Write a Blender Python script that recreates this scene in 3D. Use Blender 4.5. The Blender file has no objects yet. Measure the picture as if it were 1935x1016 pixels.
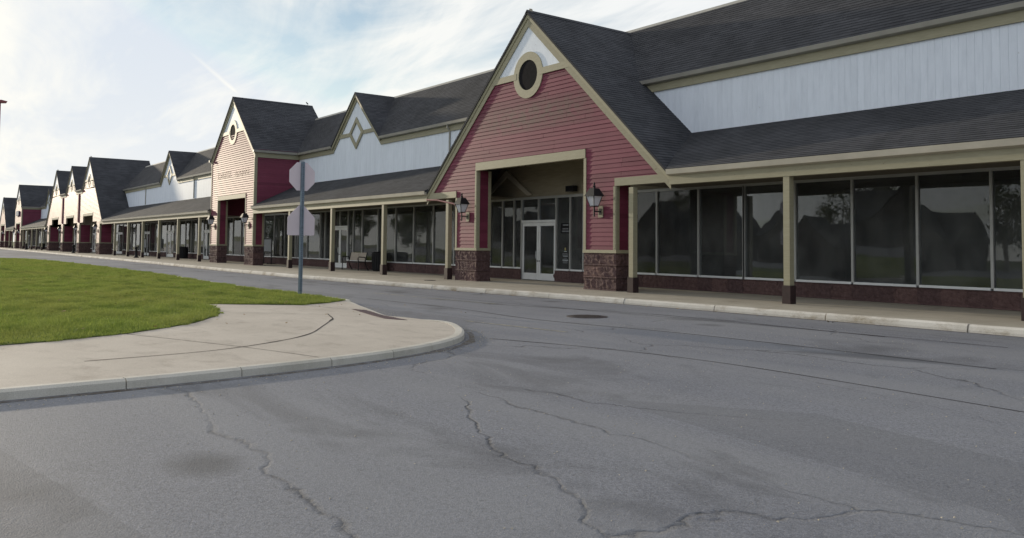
import bpy, bmesh, math, random
import numpy as np
from mathutils import Vector, noise as mnoise

random.seed(7)
SC = bpy.context.scene
COL = SC.collection

# ------------------------------------------------------------------ camera
# x runs along the shop fronts, y into the building, z up; the arcade pavement is z = 0
cam = bpy.data.cameras.new("camera")
cam.sensor_fit = 'HORIZONTAL'; cam.sensor_width = 36.0
cam.lens = 1570.9 / 1935 * 36.0
cam.shift_x = 0.0; cam.shift_y = -(508 - 386.75) / 1935
cam.clip_start = 0.1; cam.clip_end = 3000
cam_ob = bpy.data.objects.new("camera", cam); COL.objects.link(cam_ob)
yaw, pitch, roll = math.radians(53.105), math.radians(2.801), math.radians(0.579)
FW = Vector((-math.sin(yaw) * math.cos(pitch), math.cos(yaw) * math.cos(pitch), math.sin(pitch)))
RT = Vector((math.cos(yaw), math.sin(yaw), 0)); UP = RT.cross(FW)
R2 = RT * math.cos(roll) + UP * math.sin(roll); U2 = -RT * math.sin(roll) + UP * math.cos(roll)
from mathutils import Matrix
M = Matrix((R2, U2, -FW)).transposed().to_4x4()
M.translation = Vector((21.109, -18.934, 1.45))
cam_ob.matrix_world = M
SC.camera = cam_ob

# ------------------------------------------------------------------ sky and sun
SUN_AZ, SUN_EL = math.radians(7), math.radians(9)      # azimuth measured from -x towards -y
SUN = Vector((-math.cos(SUN_AZ) * math.cos(SUN_EL), -math.sin(SUN_AZ) * math.cos(SUN_EL), math.sin(SUN_EL)))
EXPOSURE = 0.55
SKY_STRENGTH = 0.1
SUN_STRENGTH = 2.0

def nd(nt, typ, ins=None, **props):
    n = nt.nodes.new(typ)
    for k, v in props.items():
        setattr(n, k, v)
    for k, v in (ins or {}).items():
        s = n.inputs[k]
        if isinstance(v, bpy.types.NodeSocket):
            nt.links.new(v, s)
        elif isinstance(v, bpy.types.Node):
            nt.links.new(v.outputs[0], s)
        else:
            s.default_value = v
    return n

def math_(nt, op, a, b=0.0, c=0.0, clamp=False):
    return nd(nt, 'ShaderNodeMath', {0: a, 1: b, 2: c}, operation=op, use_clamp=clamp).outputs[0]

def ramp(nt, fac, stops):
    r = nd(nt, 'ShaderNodeValToRGB', {0: fac})
    el = r.color_ramp.elements
    while len(el) < len(stops):
        el.new(0.5)
    for e, (p, c) in zip(el, stops):
        e.position = p
        e.color = (c, c, c, 1) if isinstance(c, (int, float)) else (*c, 1)
    return r.outputs[0]

def mixc(nt, fac, a, b, blend='MIX'):
    n = nt.nodes.new('ShaderNodeMix'); n.data_type = 'RGBA'; n.blend_type = blend
    for i, v in ((0, fac), (6, a), (7, b)):
        s = n.inputs[i]
        if isinstance(v, bpy.types.NodeSocket):
            nt.links.new(v, s)
        elif i == 0:
            s.default_value = v
        else:
            s.default_value = (*v, 1) if len(v) == 3 else v
    return n.outputs[2]

world = bpy.data.worlds.new("World"); SC.world = world
world.use_nodes = True
wt = world.node_tree; wt.nodes.clear()
sky = nd(wt, 'ShaderNodeTexSky', sky_type='NISHITA', sun_disc=False, sun_elevation=SUN_EL,
         sun_rotation=math.atan2(SUN.x, SUN.y), altitude=200, air_density=1.0, dust_density=0.4, ozone_density=1.4)
tc = nd(wt, 'ShaderNodeTexCoord')
sep = nd(wt, 'ShaderNodeSeparateXYZ', {0: tc.outputs['Generated']})
zc = math_(wt, 'ADD', math_(wt, 'MAXIMUM', sep.outputs[2], 0.0), 0.13)
px = math_(wt, 'DIVIDE', sep.outputs[0], zc); py = math_(wt, 'DIVIDE', sep.outputs[1], zc)
flat = nd(wt, 'ShaderNodeCombineXYZ', {0: px, 1: py, 2: 0.0})
rot = nd(wt, 'ShaderNodeMapping', {'Vector': flat, 'Rotation': (0, 0, math.radians(62)), 'Scale': (0.62, 1.9, 1)})
n1 = nd(wt, 'ShaderNodeTexNoise', {'Vector': rot, 'Scale': 0.62, 'Detail': 9, 'Roughness': 0.56, 'Distortion': 0.9})
rot2 = nd(wt, 'ShaderNodeMapping', {'Vector': flat, 'Rotation': (0, 0, math.radians(40)), 'Scale': (0.9, 2.6, 1), 'Location': (3.1, 1.7, 0)})
n2 = nd(wt, 'ShaderNodeTexNoise', {'Vector': rot2, 'Scale': 1.1, 'Detail': 8, 'Roughness': 0.62, 'Distortion': 1.3})
mixn = math_(wt, 'ADD', math_(wt, 'MULTIPLY', n1.outputs[0], 0.75), math_(wt, 'MULTIPLY', n2.outputs[0], 0.25))
cl = ramp(wt, mixn, [(0.35, 0.0), (0.44, 0.45), (0.53, 0.90), (0.64, 1.0)])
# thin cirrus veil gets denser where one looks through more of it, towards the horizon
veil = math_(wt, 'SUBTRACT', 1.0, math_(wt, 'MULTIPLY', sep.outputs[2], 1.5), clamp=True)
cl = math_(wt, 'MAXIMUM', cl, math_(wt, 'MULTIPLY', math_(wt, 'POWER', veil, 4.0), 0.80))
# light scattered forward by the ice crystals: brighter towards the sun
dotn = nd(wt, 'ShaderNodeVectorMath', {0: tc.outputs['Generated'], 1: SUN}, operation='DOT_PRODUCT')
ds = math_(wt, 'POWER', math_(wt, 'MULTIPLY_ADD', dotn.outputs['Value'], 0.5, 0.5), 2.0)
lum = math_(wt, 'MULTIPLY_ADD', ds, 0.9, 6.2)
ccol = nd(wt, 'ShaderNodeCombineXYZ', {0: math_(wt, 'MULTIPLY', lum, math_(wt, 'MULTIPLY_ADD', ds, 0.12, 0.90)), 1: math_(wt, 'MULTIPLY', lum, math_(wt, 'MULTIPLY_ADD', ds, 0.03, 0.965)), 2: math_(wt, 'MULTIPLY', lum, math_(wt, 'MULTIPLY_ADD', ds, -0.18, 1.09))})
# contrail: a narrow streak between two directions in the sky
A_, B_ = Vector((-1.0268, 0.2809, 0.2336)).normalized(), Vector((-0.9940, 0.3286, 0.1833)).normalized()
nrm = A_.cross(B_).normalized()
wob = nd(wt, 'ShaderNodeTexNoise', {'Vector': tc.outputs['Generated'], 'Scale': 9.0, 'Detail': 3})
off = nd(wt, 'ShaderNodeVectorMath', {0: tc.outputs['Generated'], 1: nrm}, operation='DOT_PRODUCT')
dl = math_(wt, 'ABSOLUTE', math_(wt, 'ADD', off.outputs['Value'], math_(wt, 'MULTIPLY_ADD', wob.outputs[0], 0.02, -0.0105)))
line = math_(wt, 'SUBTRACT', 1.0, math_(wt, 'DIVIDE', dl, 0.0062), clamp=True)
along = nd(wt, 'ShaderNodeVectorMath', {0: tc.outputs['Generated'], 1: (B_ - A_).normalized()}, operation='DOT_PRODUCT')
a0, a1 = A_.dot((B_ - A_).normalized()), B_.dot((B_ - A_).normalized())
t_ = math_(wt, 'DIVIDE', math_(wt, 'SUBTRACT', along.outputs['Value'], a0 - 0.012), a1 - a0 + 0.03)
seg = ramp(wt, t_, [(0.0, 0.0), (0.35, 0.5), (0.8, 1.0), (1.0, 0.0)])
cl = math_(wt, 'MAXIMUM', cl, math_(wt, 'MULTIPLY', math_(wt, 'MULTIPLY', line, seg), 0.95))
gap = mixc(wt, 1.0, sky.outputs[0], (4.75, 5.25, 5.95), 'DARKEN')
skyc = mixc(wt, cl, gap, ccol.outputs[0])
bg = nd(wt, 'ShaderNodeBackground', {0: skyc, 1: SKY_STRENGTH})
wo = nd(wt, 'ShaderNodeOutputWorld', {0: bg})

sun = bpy.data.lights.new("sun", 'SUN'); sun.energy = SUN_STRENGTH; sun.angle = math.radians(1.2)
sun.color = (1.0, 0.87, 0.67)
sun_ob = bpy.data.objects.new("sun", sun); COL.objects.link(sun_ob)
sun_ob.rotation_euler = SUN.to_track_quat('Z', 'Y').to_euler(); sun_ob.location = (0, -20, 60)

SC.view_settings.view_transform = 'Standard'; SC.view_settings.look = 'None'
SC.view_settings.exposure = EXPOSURE; SC.view_settings.gamma = 1.0; SC.view_settings.use_curve_mapping = False
SC.render.engine = 'CYCLES'
SC.cycles.use_denoising = True
SC.cycles.max_bounces = 6; SC.cycles.transparent_max_bounces = 8
SC.cycles.caustics_reflective = False; SC.cycles.caustics_refractive = False

# ------------------------------------------------------------------ materials
def bsdf(name, rough=0.6, spec=0.4, metal=0.0):
    m = bpy.data.materials.new(name); m.use_nodes = True
    nt = m.node_tree; b = nt.nodes['Principled BSDF']
    b.inputs['Roughness'].default_value = rough
    b.inputs['Specular IOR Level'].default_value = spec
    b.inputs['Metallic'].default_value = metal
    return m, nt, b

def pos(nt, scale=(1, 1, 1)):
    g = nd(nt, 'ShaderNodeNewGeometry')
    return nd(nt, 'ShaderNodeMapping', {'Vector': g.outputs['Position'], 'Scale': scale}).outputs[0]

def noise_(nt, vec, scale, detail=5, rough=0.55, dist=0.0):
    return nd(nt, 'ShaderNodeTexNoise', {'Vector': vec, 'Scale': scale, 'Detail': detail, 'Roughness': rough, 'Distortion': dist}).outputs[0]

def tone(nt):
    g = nd(nt, 'ShaderNodeNewGeometry'); o = nd(nt, 'ShaderNodeObjectInfo')
    return math_(nt, 'FRACT', math_(nt, 'ADD', g.outputs['Random Per Island'], o.outputs['Random']))

def bump(nt, b, h, strength, dist=0.01):
    n = nd(nt, 'ShaderNodeBump', {'Height': h, 'Strength': strength, 'Distance': dist})
    nt.links.new(n.outputs[0], b.inputs['Normal'])

def setc(nt, b, c):
    nt.links.new(c, b.inputs['Base Color'])

def plain(name, col, rough=0.6, spec=0.4, metal=0.0, var=0.18, scale=3.0, stretch=(1, 1, 1)):
    m, nt, b = bsdf(name, rough, spec, metal)
    p = pos(nt, stretch)
    n = noise_(nt, p, scale, 6, 0.62)
    lo = tuple(c * (1 - var) for c in col); hi = tuple(min(1, c * (1 + var)) for c in col)
    c = mixc(nt, ramp(nt, n, [(0.3, 0), (0.7, 1)]), lo, hi)
    setc(nt, b, c)
    bump(nt, b, noise_(nt, p, scale * 14, 3), 0.12, 0.004)
    return m

def siding_mat(name, scar=False):
    m, nt, b = bsdf(name, 0.575, 0.30)
    p = pos(nt)
    grain = noise_(nt, pos(nt, (1.2, 1.2, 30)), 1.6, 5, 0.65)
    fade = ramp(nt, noise_(nt, p, 0.45, 5, 0.6), [(0.35, 0), (0.68, 1)])
    c = mixc(nt, fade, (0.160, 0.025, 0.052), (0.208, 0.044, 0.074))
    t = tone(nt)
    c = mixc(nt, 1.0, c, mixc(nt, t, (0.80, 0.80, 0.80), (1.12, 1.12, 1.12)), 'MULTIPLY')
    c = mixc(nt, ramp(nt, grain, [(0.45, 0), (0.75, 0.22)]), c, (0.25, 0.080, 0.110))
    chips = ramp(nt, noise_(nt, pos(nt, (1, 1, 2.2)), 7.0, 4, 0.6), [(0.70, 0), (0.74, 0.7)])
    c = mixc(nt, chips, c, (0.20, 0.13, 0.11))
    if scar:     # rust and dirt left where the old shop letters were taken down
        s = nd(nt, 'ShaderNodeSeparateXYZ', {0: p})
        zc_ = math_(nt, 'ADD', s.outputs[2], math_(nt, 'MULTIPLY', s.outputs[0], -0.01))
        band = math_(nt, 'SUBTRACT', 1.0, math_(nt, 'DIVIDE', math_(nt, 'ABSOLUTE', math_(nt, 'SUBTRACT', zc_, 6.28)), 0.55), clamp=True)
        bx = math_(nt, 'SUBTRACT', 1.0, math_(nt, 'DIVIDE', math_(nt, 'ABSOLUTE', math_(nt, 'ADD', s.outputs[0], 3.1)), 3.6), clamp=True)
        bm = math_(nt, 'MULTIPLY', math_(nt, 'POWER', band, 0.45), math_(nt, 'POWER', bx, 0.35))
        blot = ramp(nt, noise_(nt, pos(nt, (1.6, 1, 2.4)), 1.7, 6, 0.68), [(0.34, 0), (0.58, 1)])
        c = mixc(nt, math_(nt, 'MULTIPLY', math_(nt, 'MULTIPLY', bm, blot), 0.95), c, (0.120, 0.080, 0.066))
    setc(nt, b, c)
    bump(nt, b, grain, 0.25, 0.004)
    return m

MAT = {}
MAT['siding'] = siding_mat('red_painted_clapboard')
MAT['siding_scar'] = siding_mat('stained_red_clapboard', True)

def trim_mat():
    m, nt, b = bsdf('olive_tan_trim', 0.55, 0.4)
    g = noise_(nt, pos(nt, (1.5, 1.5, 12)), 2.0, 6, 0.65)
    c = mixc(nt, g, (0.25, 0.225, 0.140), (0.41, 0.380, 0.262))
    t = tone(nt)
    c = mixc(nt, 1.0, c, mixc(nt, t, (0.88, 0.88, 0.88), (1.1, 1.1, 1.1)), 'MULTIPLY')
    spots = ramp(nt, noise_(nt, pos(nt), 11, 2, 0.5), [(0.70, 0), (0.76, 0.6)])
    c = mixc(nt, spots, c, (0.16, 0.11, 0.06))
    setc(nt, b, c); bump(nt, b, g, 0.2, 0.004)
    return m
MAT['trim'] = trim_mat()
MAT['gutter'] = plain('cream_gutter', (0.50, 0.46, 0.37), 0.45, 0.5, 0, 0.12, 1.4)
MAT['gutter_grey'] = plain('grey_gutter', (0.36, 0.34, 0.29), 0.45, 0.5, 0, 0.12, 1.4)

def white_mat():
    m, nt, b = bsdf('white_board_paint', 0.6, 0.35)
    p = pos(nt, (3.0, 3.0, 0.5))
    d = ramp(nt, noise_(nt, p, 2.2, 7, 0.7), [(0.42, 0), (0.75, 1)])
    c = mixc(nt, d, (0.84, 0.89, 0.96), (0.74, 0.79, 0.86))
    c = mixc(nt, 1.0, c, mixc(nt, tone(nt), (0.97, 0.97, 0.97), (1.02, 1.02, 1.02)), 'MULTIPLY')
    sp = ramp(nt, noise_(nt, pos(nt), 6, 3, 0.6), [(0.70, 0), (0.76, 0.5)])
    c = mixc(nt, sp, c, (0.34, 0.33, 0.31))
    setc(nt, b, c)
    return m
MAT['white'] = white_mat()

def shingle_mat():
    m, nt, b = bsdf('charcoal_shingles', 0.85, 0.25)
    c = mixc(nt, tone(nt), (0.090, 0.092, 0.103), (0.132, 0.133, 0.145))
    lg = ramp(nt, noise_(nt, pos(nt), 0.5, 5, 0.6), [(0.35, 0.8), (0.7, 1.2)])
    c = mixc(nt, 1.0, c, lg, 'MULTIPLY')
    f = noise_(nt, pos(nt), 60, 2, 0.5)
    c = mixc(nt, 0.6, c, mixc(nt, f, (0.0, 0.0, 0.0), (0.13, 0.13, 0.13)), 'OVERLAY')
    setc(nt, b, c); bump(nt, b, f, 0.4, 0.004)
    return m
MAT['shingle'] = shingle_mat()

def stone_mat():
    m, nt, b = bsdf('split_face_stone', 0.85, 0.3)
    p = pos(nt)
    a = noise_(nt, pos(nt, (1, 1, 0.6)), 9, 8, 0.7)
    c = mixc(nt, ramp(nt, a, [(0.3, 0), (0.7, 1)]), (0.075, 0.045, 0.044), (0.155, 0.098, 0.092))
    c = mixc(nt, 1.0, c, mixc(nt, tone(nt), (0.8, 0.78, 0.8), (1.2, 1.15, 1.1)), 'MULTIPLY')
    setc(nt, b, c)
    bump(nt, b, noise_(nt, p, 22, 6, 0.65), 0.9, 0.03)
    return m
MAT['stone'] = stone_mat()
MAT['alu'] = plain('bronze_grey_aluminium', (0.42, 0.42, 0.40), 0.45, 0.5, 0.25, 0.08, 2)
MAT['door'] = plain('pale_aluminium', (0.80, 0.81, 0.80), 0.42, 0.5, 0.2, 0.06, 2)
MAT['black'] = plain('black_enamel', (0.014, 0.014, 0.015), 0.62, 0.3, 0, 0.2, 4)
MAT['darkbase'] = plain('dark_brown_post_paint', (0.035, 0.018, 0.018), 0.6, 0.4, 0, 0.25, 5)
MAT['soffit'] = plain('brown_soffit_boards', (0.155, 0.135, 0.10), 0.75, 0.3, 0, 0.15, 2, (1, 6, 1))
MAT['backsiding'] = plain('tan_clapboard', (0.33, 0.285, 0.205), 0.65, 0.35, 0, 0.14, 1.6, (1, 1, 9))
MAT['interior'] = plain('unlit_shop_interior', (0.22, 0.215, 0.21), 0.9, 0.2, 0, 0.3, 0.7)
def frost_mat():
    m = bpy.data.materials.new('frosted_glass'); m.use_nodes = True
    nt = m.node_tree; nt.nodes.clear()
    d = nd(nt, 'ShaderNodeBsdfDiffuse', {0: (0.86, 0.87, 0.90, 1)}); t = nd(nt, 'ShaderNodeBsdfTranslucent', {0: (0.86, 0.87, 0.90, 1)})
    mx = nd(nt, 'ShaderNodeMixShader', {0: 0.45, 1: d.outputs[0], 2: t.outputs[0]})
    nd(nt, 'ShaderNodeOutputMaterial', {0: mx.outputs[0]})
    return m
MAT['frost'] = frost_mat()
MAT['signback'] = plain('dull_sign_back', (0.74, 0.63, 0.65), 0.5, 0.5, 0.1, 0.06, 1.5)
MAT['galv'] = plain('galvanised_post', (0.20, 0.25, 0.30), 0.45, 0.5, 0.5, 0.15, 4, (1, 1, 3))
MAT['pole'] = plain('red_brown_pole', (0.22, 0.045, 0.045), 0.4, 0.5, 0, 0.1, 2)
MAT['iron'] = plain('cast_iron', (0.035, 0.028, 0.028), 0.55, 0.5, 0.3, 0.3, 9)
MAT['tactile'] = plain('red_brown_cast_plate', (0.085, 0.045, 0.048), 0.6, 0.4, 0.2, 0.3, 5)
MAT['pinkpipe'] = plain('faded_red_pipe', (0.36, 0.17, 0.16), 0.5, 0.4, 0, 0.15, 4)
MAT['scarletter'] = plain('letter_ghost', (0.30, 0.20, 0.14), 0.6, 0.4, 0, 0.4, 6)
MAT['blue'] = plain('navy_sign', (0.02, 0.035, 0.10), 0.4, 0.5, 0, 0.1, 2)
MAT['maroon'] = plain('maroon_sign', (0.12, 0.02, 0.025), 0.5, 0.4, 0, 0.1, 2)
MAT['paper'] = plain('window_lettering', (0.62, 0.66, 0.68), 0.7, 0.3, 0, 0.1, 3)
MAT['yellow'] = plain('yellow_print', (0.50, 0.42, 0.18), 0.7, 0.3, 0, 0.1, 3)
MAT['greypaper'] = plain('grey_notice', (0.26, 0.27, 0.28), 0.7, 0.3, 0, 0.15, 8)
MAT['vent'] = plain('dark_louvre', (0.016, 0.015, 0.017), 0.9, 0.1, 0, 0.3, 7)
MAT['filler'] = plain('black_joint_filler', (0.022, 0.019, 0.018), 0.85, 0.2, 0, 0.3, 8)
MAT['benchslat'] = plain('tan_bench_panel', (0.40, 0.34, 0.27), 0.6, 0.4, 0, 0.15, 6)

def glass_mat():
    m = bpy.data.materials.new('shop_glass'); m.use_nodes = True
    nt = m.node_tree; nt.nodes.clear()
    fr = nd(nt, 'ShaderNodeFresnel', {'IOR': 1.52})
    wv = noise_(nt, pos(nt), 0.55, 2, 0.4)
    oi = nd(nt, 'ShaderNodeObjectInfo')
    wn = nd(nt, 'ShaderNodeTexWhiteNoise', {'W': math_(nt, 'MULTIPLY', oi.outputs['Random'], 91.7)}, noise_dimensions='1D')
    tl = nd(nt, 'ShaderNodeVectorMath', {0: wn.outputs['Color'], 1: (0.5, 0.5, 0.5)}, operation='SUBTRACT')
    tl = nd(nt, 'ShaderNodeVectorMath', {0: tl.outputs[0], 1: (0.022, 0.0, 0.030)}, operation='MULTIPLY')
    gn = nd(nt, 'ShaderNodeNewGeometry')
    nn = nd(nt, 'ShaderNodeVectorMath', {0: gn.outputs['Normal'], 1: tl.outputs[0]}, operation='ADD')
    nn = nd(nt, 'ShaderNodeVectorMath', {0: nn.outputs[0]}, operation='NORMALIZE')
    bp_ = nd(nt, 'ShaderNodeBump', {'Height': wv, 'Strength': 0.10, 'Distance': 0.05, 'Normal': nn.outputs[0]})
    gl = nd(nt, 'ShaderNodeBsdfGlossy', {'Color': (0.92, 0.93, 0.94, 1), 'Roughness': 0.015, 'Normal': bp_.outputs[0]})
    tr = nd(nt, 'ShaderNodeBsdfTransparent', {'Color': (0.74, 0.77, 0.78, 1)})
    mx = nd(nt, 'ShaderNodeMixShader', {0: fr.outputs[0], 1: tr.outputs[0], 2: gl.outputs[0]})
    df = nd(nt, 'ShaderNodeBsdfDiffuse', {0: (0.55, 0.55, 0.52, 1)})
    dn = ramp(nt, noise_(nt, pos(nt, (1, 1, 0.6)), 1.3, 6, 0.65), [(0.35, 0.03), (0.75, 0.13)])
    mx = nd(nt, 'ShaderNodeMixShader', {0: dn, 1: mx.outputs[0], 2: df.outputs[0]})
    nd(nt, 'ShaderNodeOutputMaterial', {0: mx.outputs[0]})
    return m
MAT['glass'] = glass_mat()

def asphalt_mat():
    m, nt, b = bsdf('aged_asphalt', 0.78, 0.35)
    p = pos(nt)
    big = noise_(nt, p, 0.16, 6, 0.62)
    mid = noise_(nt, pos(nt, (0.35, 1.5, 1)), 0.9, 6, 0.65)
    c = mixc(nt, ramp(nt, big, [(0.32, 0), (0.68, 1)]), (0.140, 0.143, 0.162), (0.200, 0.203, 0.222))
    c = mixc(nt, ramp(nt, mid, [(0.35, 0), (0.7, 0.55)]), c, (0.205, 0.206, 0.216))
    sp = math_(nt, 'ADD', math_(nt, 'MULTIPLY', noise_(nt, p, 95, 2, 0.6), 0.5), math_(nt, 'MULTIPLY', noise_(nt, p, 38, 3, 0.65), 0.5))
    c = mixc(nt, 0.85, c, mixc(nt, ramp(nt, sp, [(0.3, 0), (0.7, 1)]), (0.18, 0.18, 0.18), (0.82, 0.82, 0.82)), 'OVERLAY')
    # pale chips of aggregate worn free of binder
    vo = nd(nt, 'ShaderNodeTexVoronoi', {'Vector': p, 'Scale': 42.0})
    chip = math_(nt, 'MULTIPLY', ramp(nt, vo.outputs['Distance'], [(0.16, 1), (0.30, 0)]), ramp(nt, nd(nt, 'ShaderNodeSeparateColor', {0: vo.outputs['Color']}).outputs[0], [(0.72, 0), (0.8, 0.7)]))
    c = mixc(nt, chip, c, (0.32, 0.31, 0.29))
    # cracks
    wp = nd(nt, 'ShaderNodeVectorMath', {0: pos(nt, (0.16, 0.34, 1)), 1: nd(nt, 'ShaderNodeVectorMath', {0: nd(nt, 'ShaderNodeTexNoise', {'Vector': p, 'Scale': 0.8, 'Detail': 6}).outputs['Color'], 1: (0.30, 0.30, 0)}, operation='MULTIPLY').outputs[0]}, operation='ADD')
    cr = nd(nt, 'ShaderNodeTexVoronoi', {'Vector': wp.outputs[0], 'Scale': 1.0}, feature='DISTANCE_TO_EDGE')
    crk = ramp(nt, cr.outputs['Distance'], [(0.0, 1), (0.0022, 0.6), (0.007, 0)])
    gate = ramp(nt, noise_(nt, p, 0.22, 3), [(0.44, 0), (0.54, 1)])
    crk = math_(nt, 'MULTIPLY', math_(nt, 'MULTIPLY', crk, gate), ramp(nt, noise_(nt, p, 5.5, 5, 0.7), [(0.30, 0.15), (0.60, 1)]))
    c = mixc(nt, math_(nt, 'MULTIPLY', crk, 0.85), c, (0.025, 0.025, 0.027))
    # wheel-polished lanes, darker sealed patches
    ln = nd(nt, 'ShaderNodeTexNoise', {'Vector': pos(nt, (0.05, 0.9, 1)), 'Scale': 0.9, 'Detail': 4, 'Roughness': 0.6}).outputs[0]
    c = mixc(nt, ramp(nt, ln, [(0.42, 0), (0.62, 0.45)]), c, (0.235, 0.235, 0.242))
    pv = nd(nt, 'ShaderNodeTexVoronoi', {'Vector': pos(nt, (0.10, 0.22, 1)), 'Scale': 1.0, 'Randomness': 0.8})
    pc = nd(nt, 'ShaderNodeSeparateColor', {0: pv.outputs['Color']}).outputs[0]
    c = mixc(nt, ramp(nt, pc, [(0.55, 0), (0.56, 0.30), (0.8, 0.30), (0.81, 0.0)]), c, (0.105, 0.106, 0.112))
    fleck = ramp(nt, noise_(nt, p, 14, 5, 0.7), [(0.60, 0), (0.70, 0.5)])
    c = mixc(nt, fleck, c, (0.10, 0.10, 0.10))
    # oil and damp stains
    st = ramp(nt, noise_(nt, pos(nt, (0.5, 1, 1)), 0.55, 5, 0.6, 0.5), [(0.57, 0), (0.70, 0.62)])
    c = mixc(nt, st, c, (0.055, 0.055, 0.06))
    ov = nd(nt, 'ShaderNodeTexVoronoi', {'Vector': nd(nt, 'ShaderNodeVectorMath', {0: pos(nt, (0.45, 0.6, 1)), 1: nd(nt, 'ShaderNodeVectorMath', {0: nd(nt, 'ShaderNodeTexNoise', {'Vector': p, 'Scale': 2.5, 'Detail': 4}).outputs['Color'], 1: (0.16, 0.16, 0)}, operation='MULTIPLY').outputs[0]}, operation='ADD').outputs[0], 'Scale': 1.0})
    og = nd(nt, 'ShaderNodeSeparateColor', {0: ov.outputs['Color']}).outputs[1]
    oil = math_(nt, 'MULTIPLY', ramp(nt, ov.outputs['Distance'], [(0.05, 1), (0.20, 0)]), ramp(nt, og, [(0.62, 0), (0.70, 0.6)]))
    c = mixc(nt, oil, c, (0.06, 0.06, 0.062))
    setc(nt, b, c)
    h = math_(nt, 'SUBTRACT', sp, math_(nt, 'MULTIPLY', crk, 1.5))
    bump(nt, b, h, 0.8, 0.016)
    return m
MAT['asphalt'] = asphalt_mat()

def concrete_mat(name, lo, hi, stain, amount=0.5):
    m, nt, b = bsdf(name, 0.82, 0.3)
    p = pos(nt)
    a = noise_(nt, p, 0.7, 7, 0.62)
    c = mixc(nt, ramp(nt, a, [(0.3, 0), (0.7, 1)]), lo, hi)
    s = ramp(nt, noise_(nt, pos(nt, (0.6, 1, 1)), 2.2, 7, 0.7, 0.4), [(0.52, 0), (0.72, amount)])
    c = mixc(nt, s, c, stain)
    sp = noise_(nt, p, 120, 2, 0.6)
    c = mixc(nt, 0.3, c, mixc(nt, ramp(nt, sp, [(0.3, 0), (0.7, 1)]), (0.2, 0.2, 0.2), (0.8, 0.8, 0.8)), 'OVERLAY')
    c = mixc(nt, 1.0, c, mixc(nt, tone(nt), (0.93, 0.93, 0.93), (1.06, 1.06, 1.06)), 'MULTIPLY')
    setc(nt, b, c); bump(nt, b, sp, 0.3, 0.006)
    return m
MAT['walk'] = concrete_mat('broom_finished_concrete', (0.43, 0.375, 0.31), (0.52, 0.46, 0.385), (0.28, 0.235, 0.19), 0.6)
MAT['sidewalk'] = concrete_mat('arcade_pavement_concrete', (0.35, 0.31, 0.245), (0.47, 0.42, 0.335), (0.24, 0.20, 0.15), 0.5)
MAT['kerb'] = concrete_mat('worn_pale_kerb_paint', (0.50, 0.455, 0.38), (0.74, 0.70, 0.62), (0.26, 0.195, 0.11), 0.85)
MAT['kerbplain'] = concrete_mat('kerb_concrete', (0.46, 0.43, 0.36), (0.60, 0.56, 0.49), (0.32, 0.28, 0.22), 0.4)

def grass_mats():
    m, nt, b = bsdf('lawn_soil', 0.95, 0.1)
    n = noise_(nt, pos(nt), 2.0, 6, 0.6)
    setc(nt, b, mixc(nt, n, (0.060, 0.090, 0.016), (0.120, 0.150, 0.034)))
    m2 = bpy.data.materials.new('grass_blade'); m2.use_nodes = True
    nt = m2.node_tree; nt.nodes.clear()
    g = nd(nt, 'ShaderNodeNewGeometry')
    c = mixc(nt, g.outputs['Random Per Island'], (0.145, 0.215, 0.032), (0.325, 0.385, 0.088))
    pt = ramp(nt, noise_(nt, pos(nt, (0.35, 1, 1)), 0.42, 6, 0.62), [(0.36, 0), (0.66, 1)])
    c = mixc(nt, math_(nt, 'MULTIPLY', pt, 0.60), c, (0.31, 0.31, 0.085))
    pt2 = ramp(nt, noise_(nt, pos(nt, (0.6, 1, 1)), 1.3, 5, 0.62), [(0.50, 0), (0.70, 1)])
    c = mixc(nt, math_(nt, 'MULTIPLY', pt2, 0.68), c, (0.070, 0.125, 0.016))
    d = nd(nt, 'ShaderNodeBsdfDiffuse', {0: c}); t = nd(nt, 'ShaderNodeBsdfTranslucent', {0: c})
    gl = nd(nt, 'ShaderNodeBsdfGlossy', {0: (0.8, 0.8, 0.75, 1), 'Roughness': 0.45})
    mx = nd(nt, 'ShaderNodeMixShader', {0: 0.52, 1: d.outputs[0], 2: t.outputs[0]})
    mx2 = nd(nt, 'ShaderNodeMixShader', {0: 0.035, 1: mx.outputs[0], 2: gl.outputs[0]})
    nd(nt, 'ShaderNodeOutputMaterial', {0: mx2.outputs[0]})
    m3 = bpy.data.materials.new('tree_leaf'); m3.use_nodes = True
    nt = m3.node_tree; nt.nodes.clear()
    g = nd(nt, 'ShaderNodeNewGeometry')
    c = mixc(nt, g.outputs['Random Per Island'], (0.035, 0.060, 0.012), (0.110, 0.120, 0.028))
    d = nd(nt, 'ShaderNodeBsdfDiffuse', {0: c}); t = nd(nt, 'ShaderNodeBsdfTranslucent', {0: c})
    mx = nd(nt, 'ShaderNodeMixShader', {0: 0.3, 1: d.outputs[0], 2: t.outputs[0]})
    nd(nt, 'ShaderNodeOutputMaterial', {0: mx.outputs[0]})
    return m, m2, m3
MAT['soil'], MAT['grass'], MAT['leaf'] = grass_mats()
MAT['bark'] = plain('bark', (0.10, 0.075, 0.055), 0.9, 0.2, 0, 0.3, 6, (1, 1, 0.3))
MAT['field'] = plain('rough_field', (0.09, 0.11, 0.04), 0.95, 0.1, 0, 0.3, 0.2)

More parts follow.
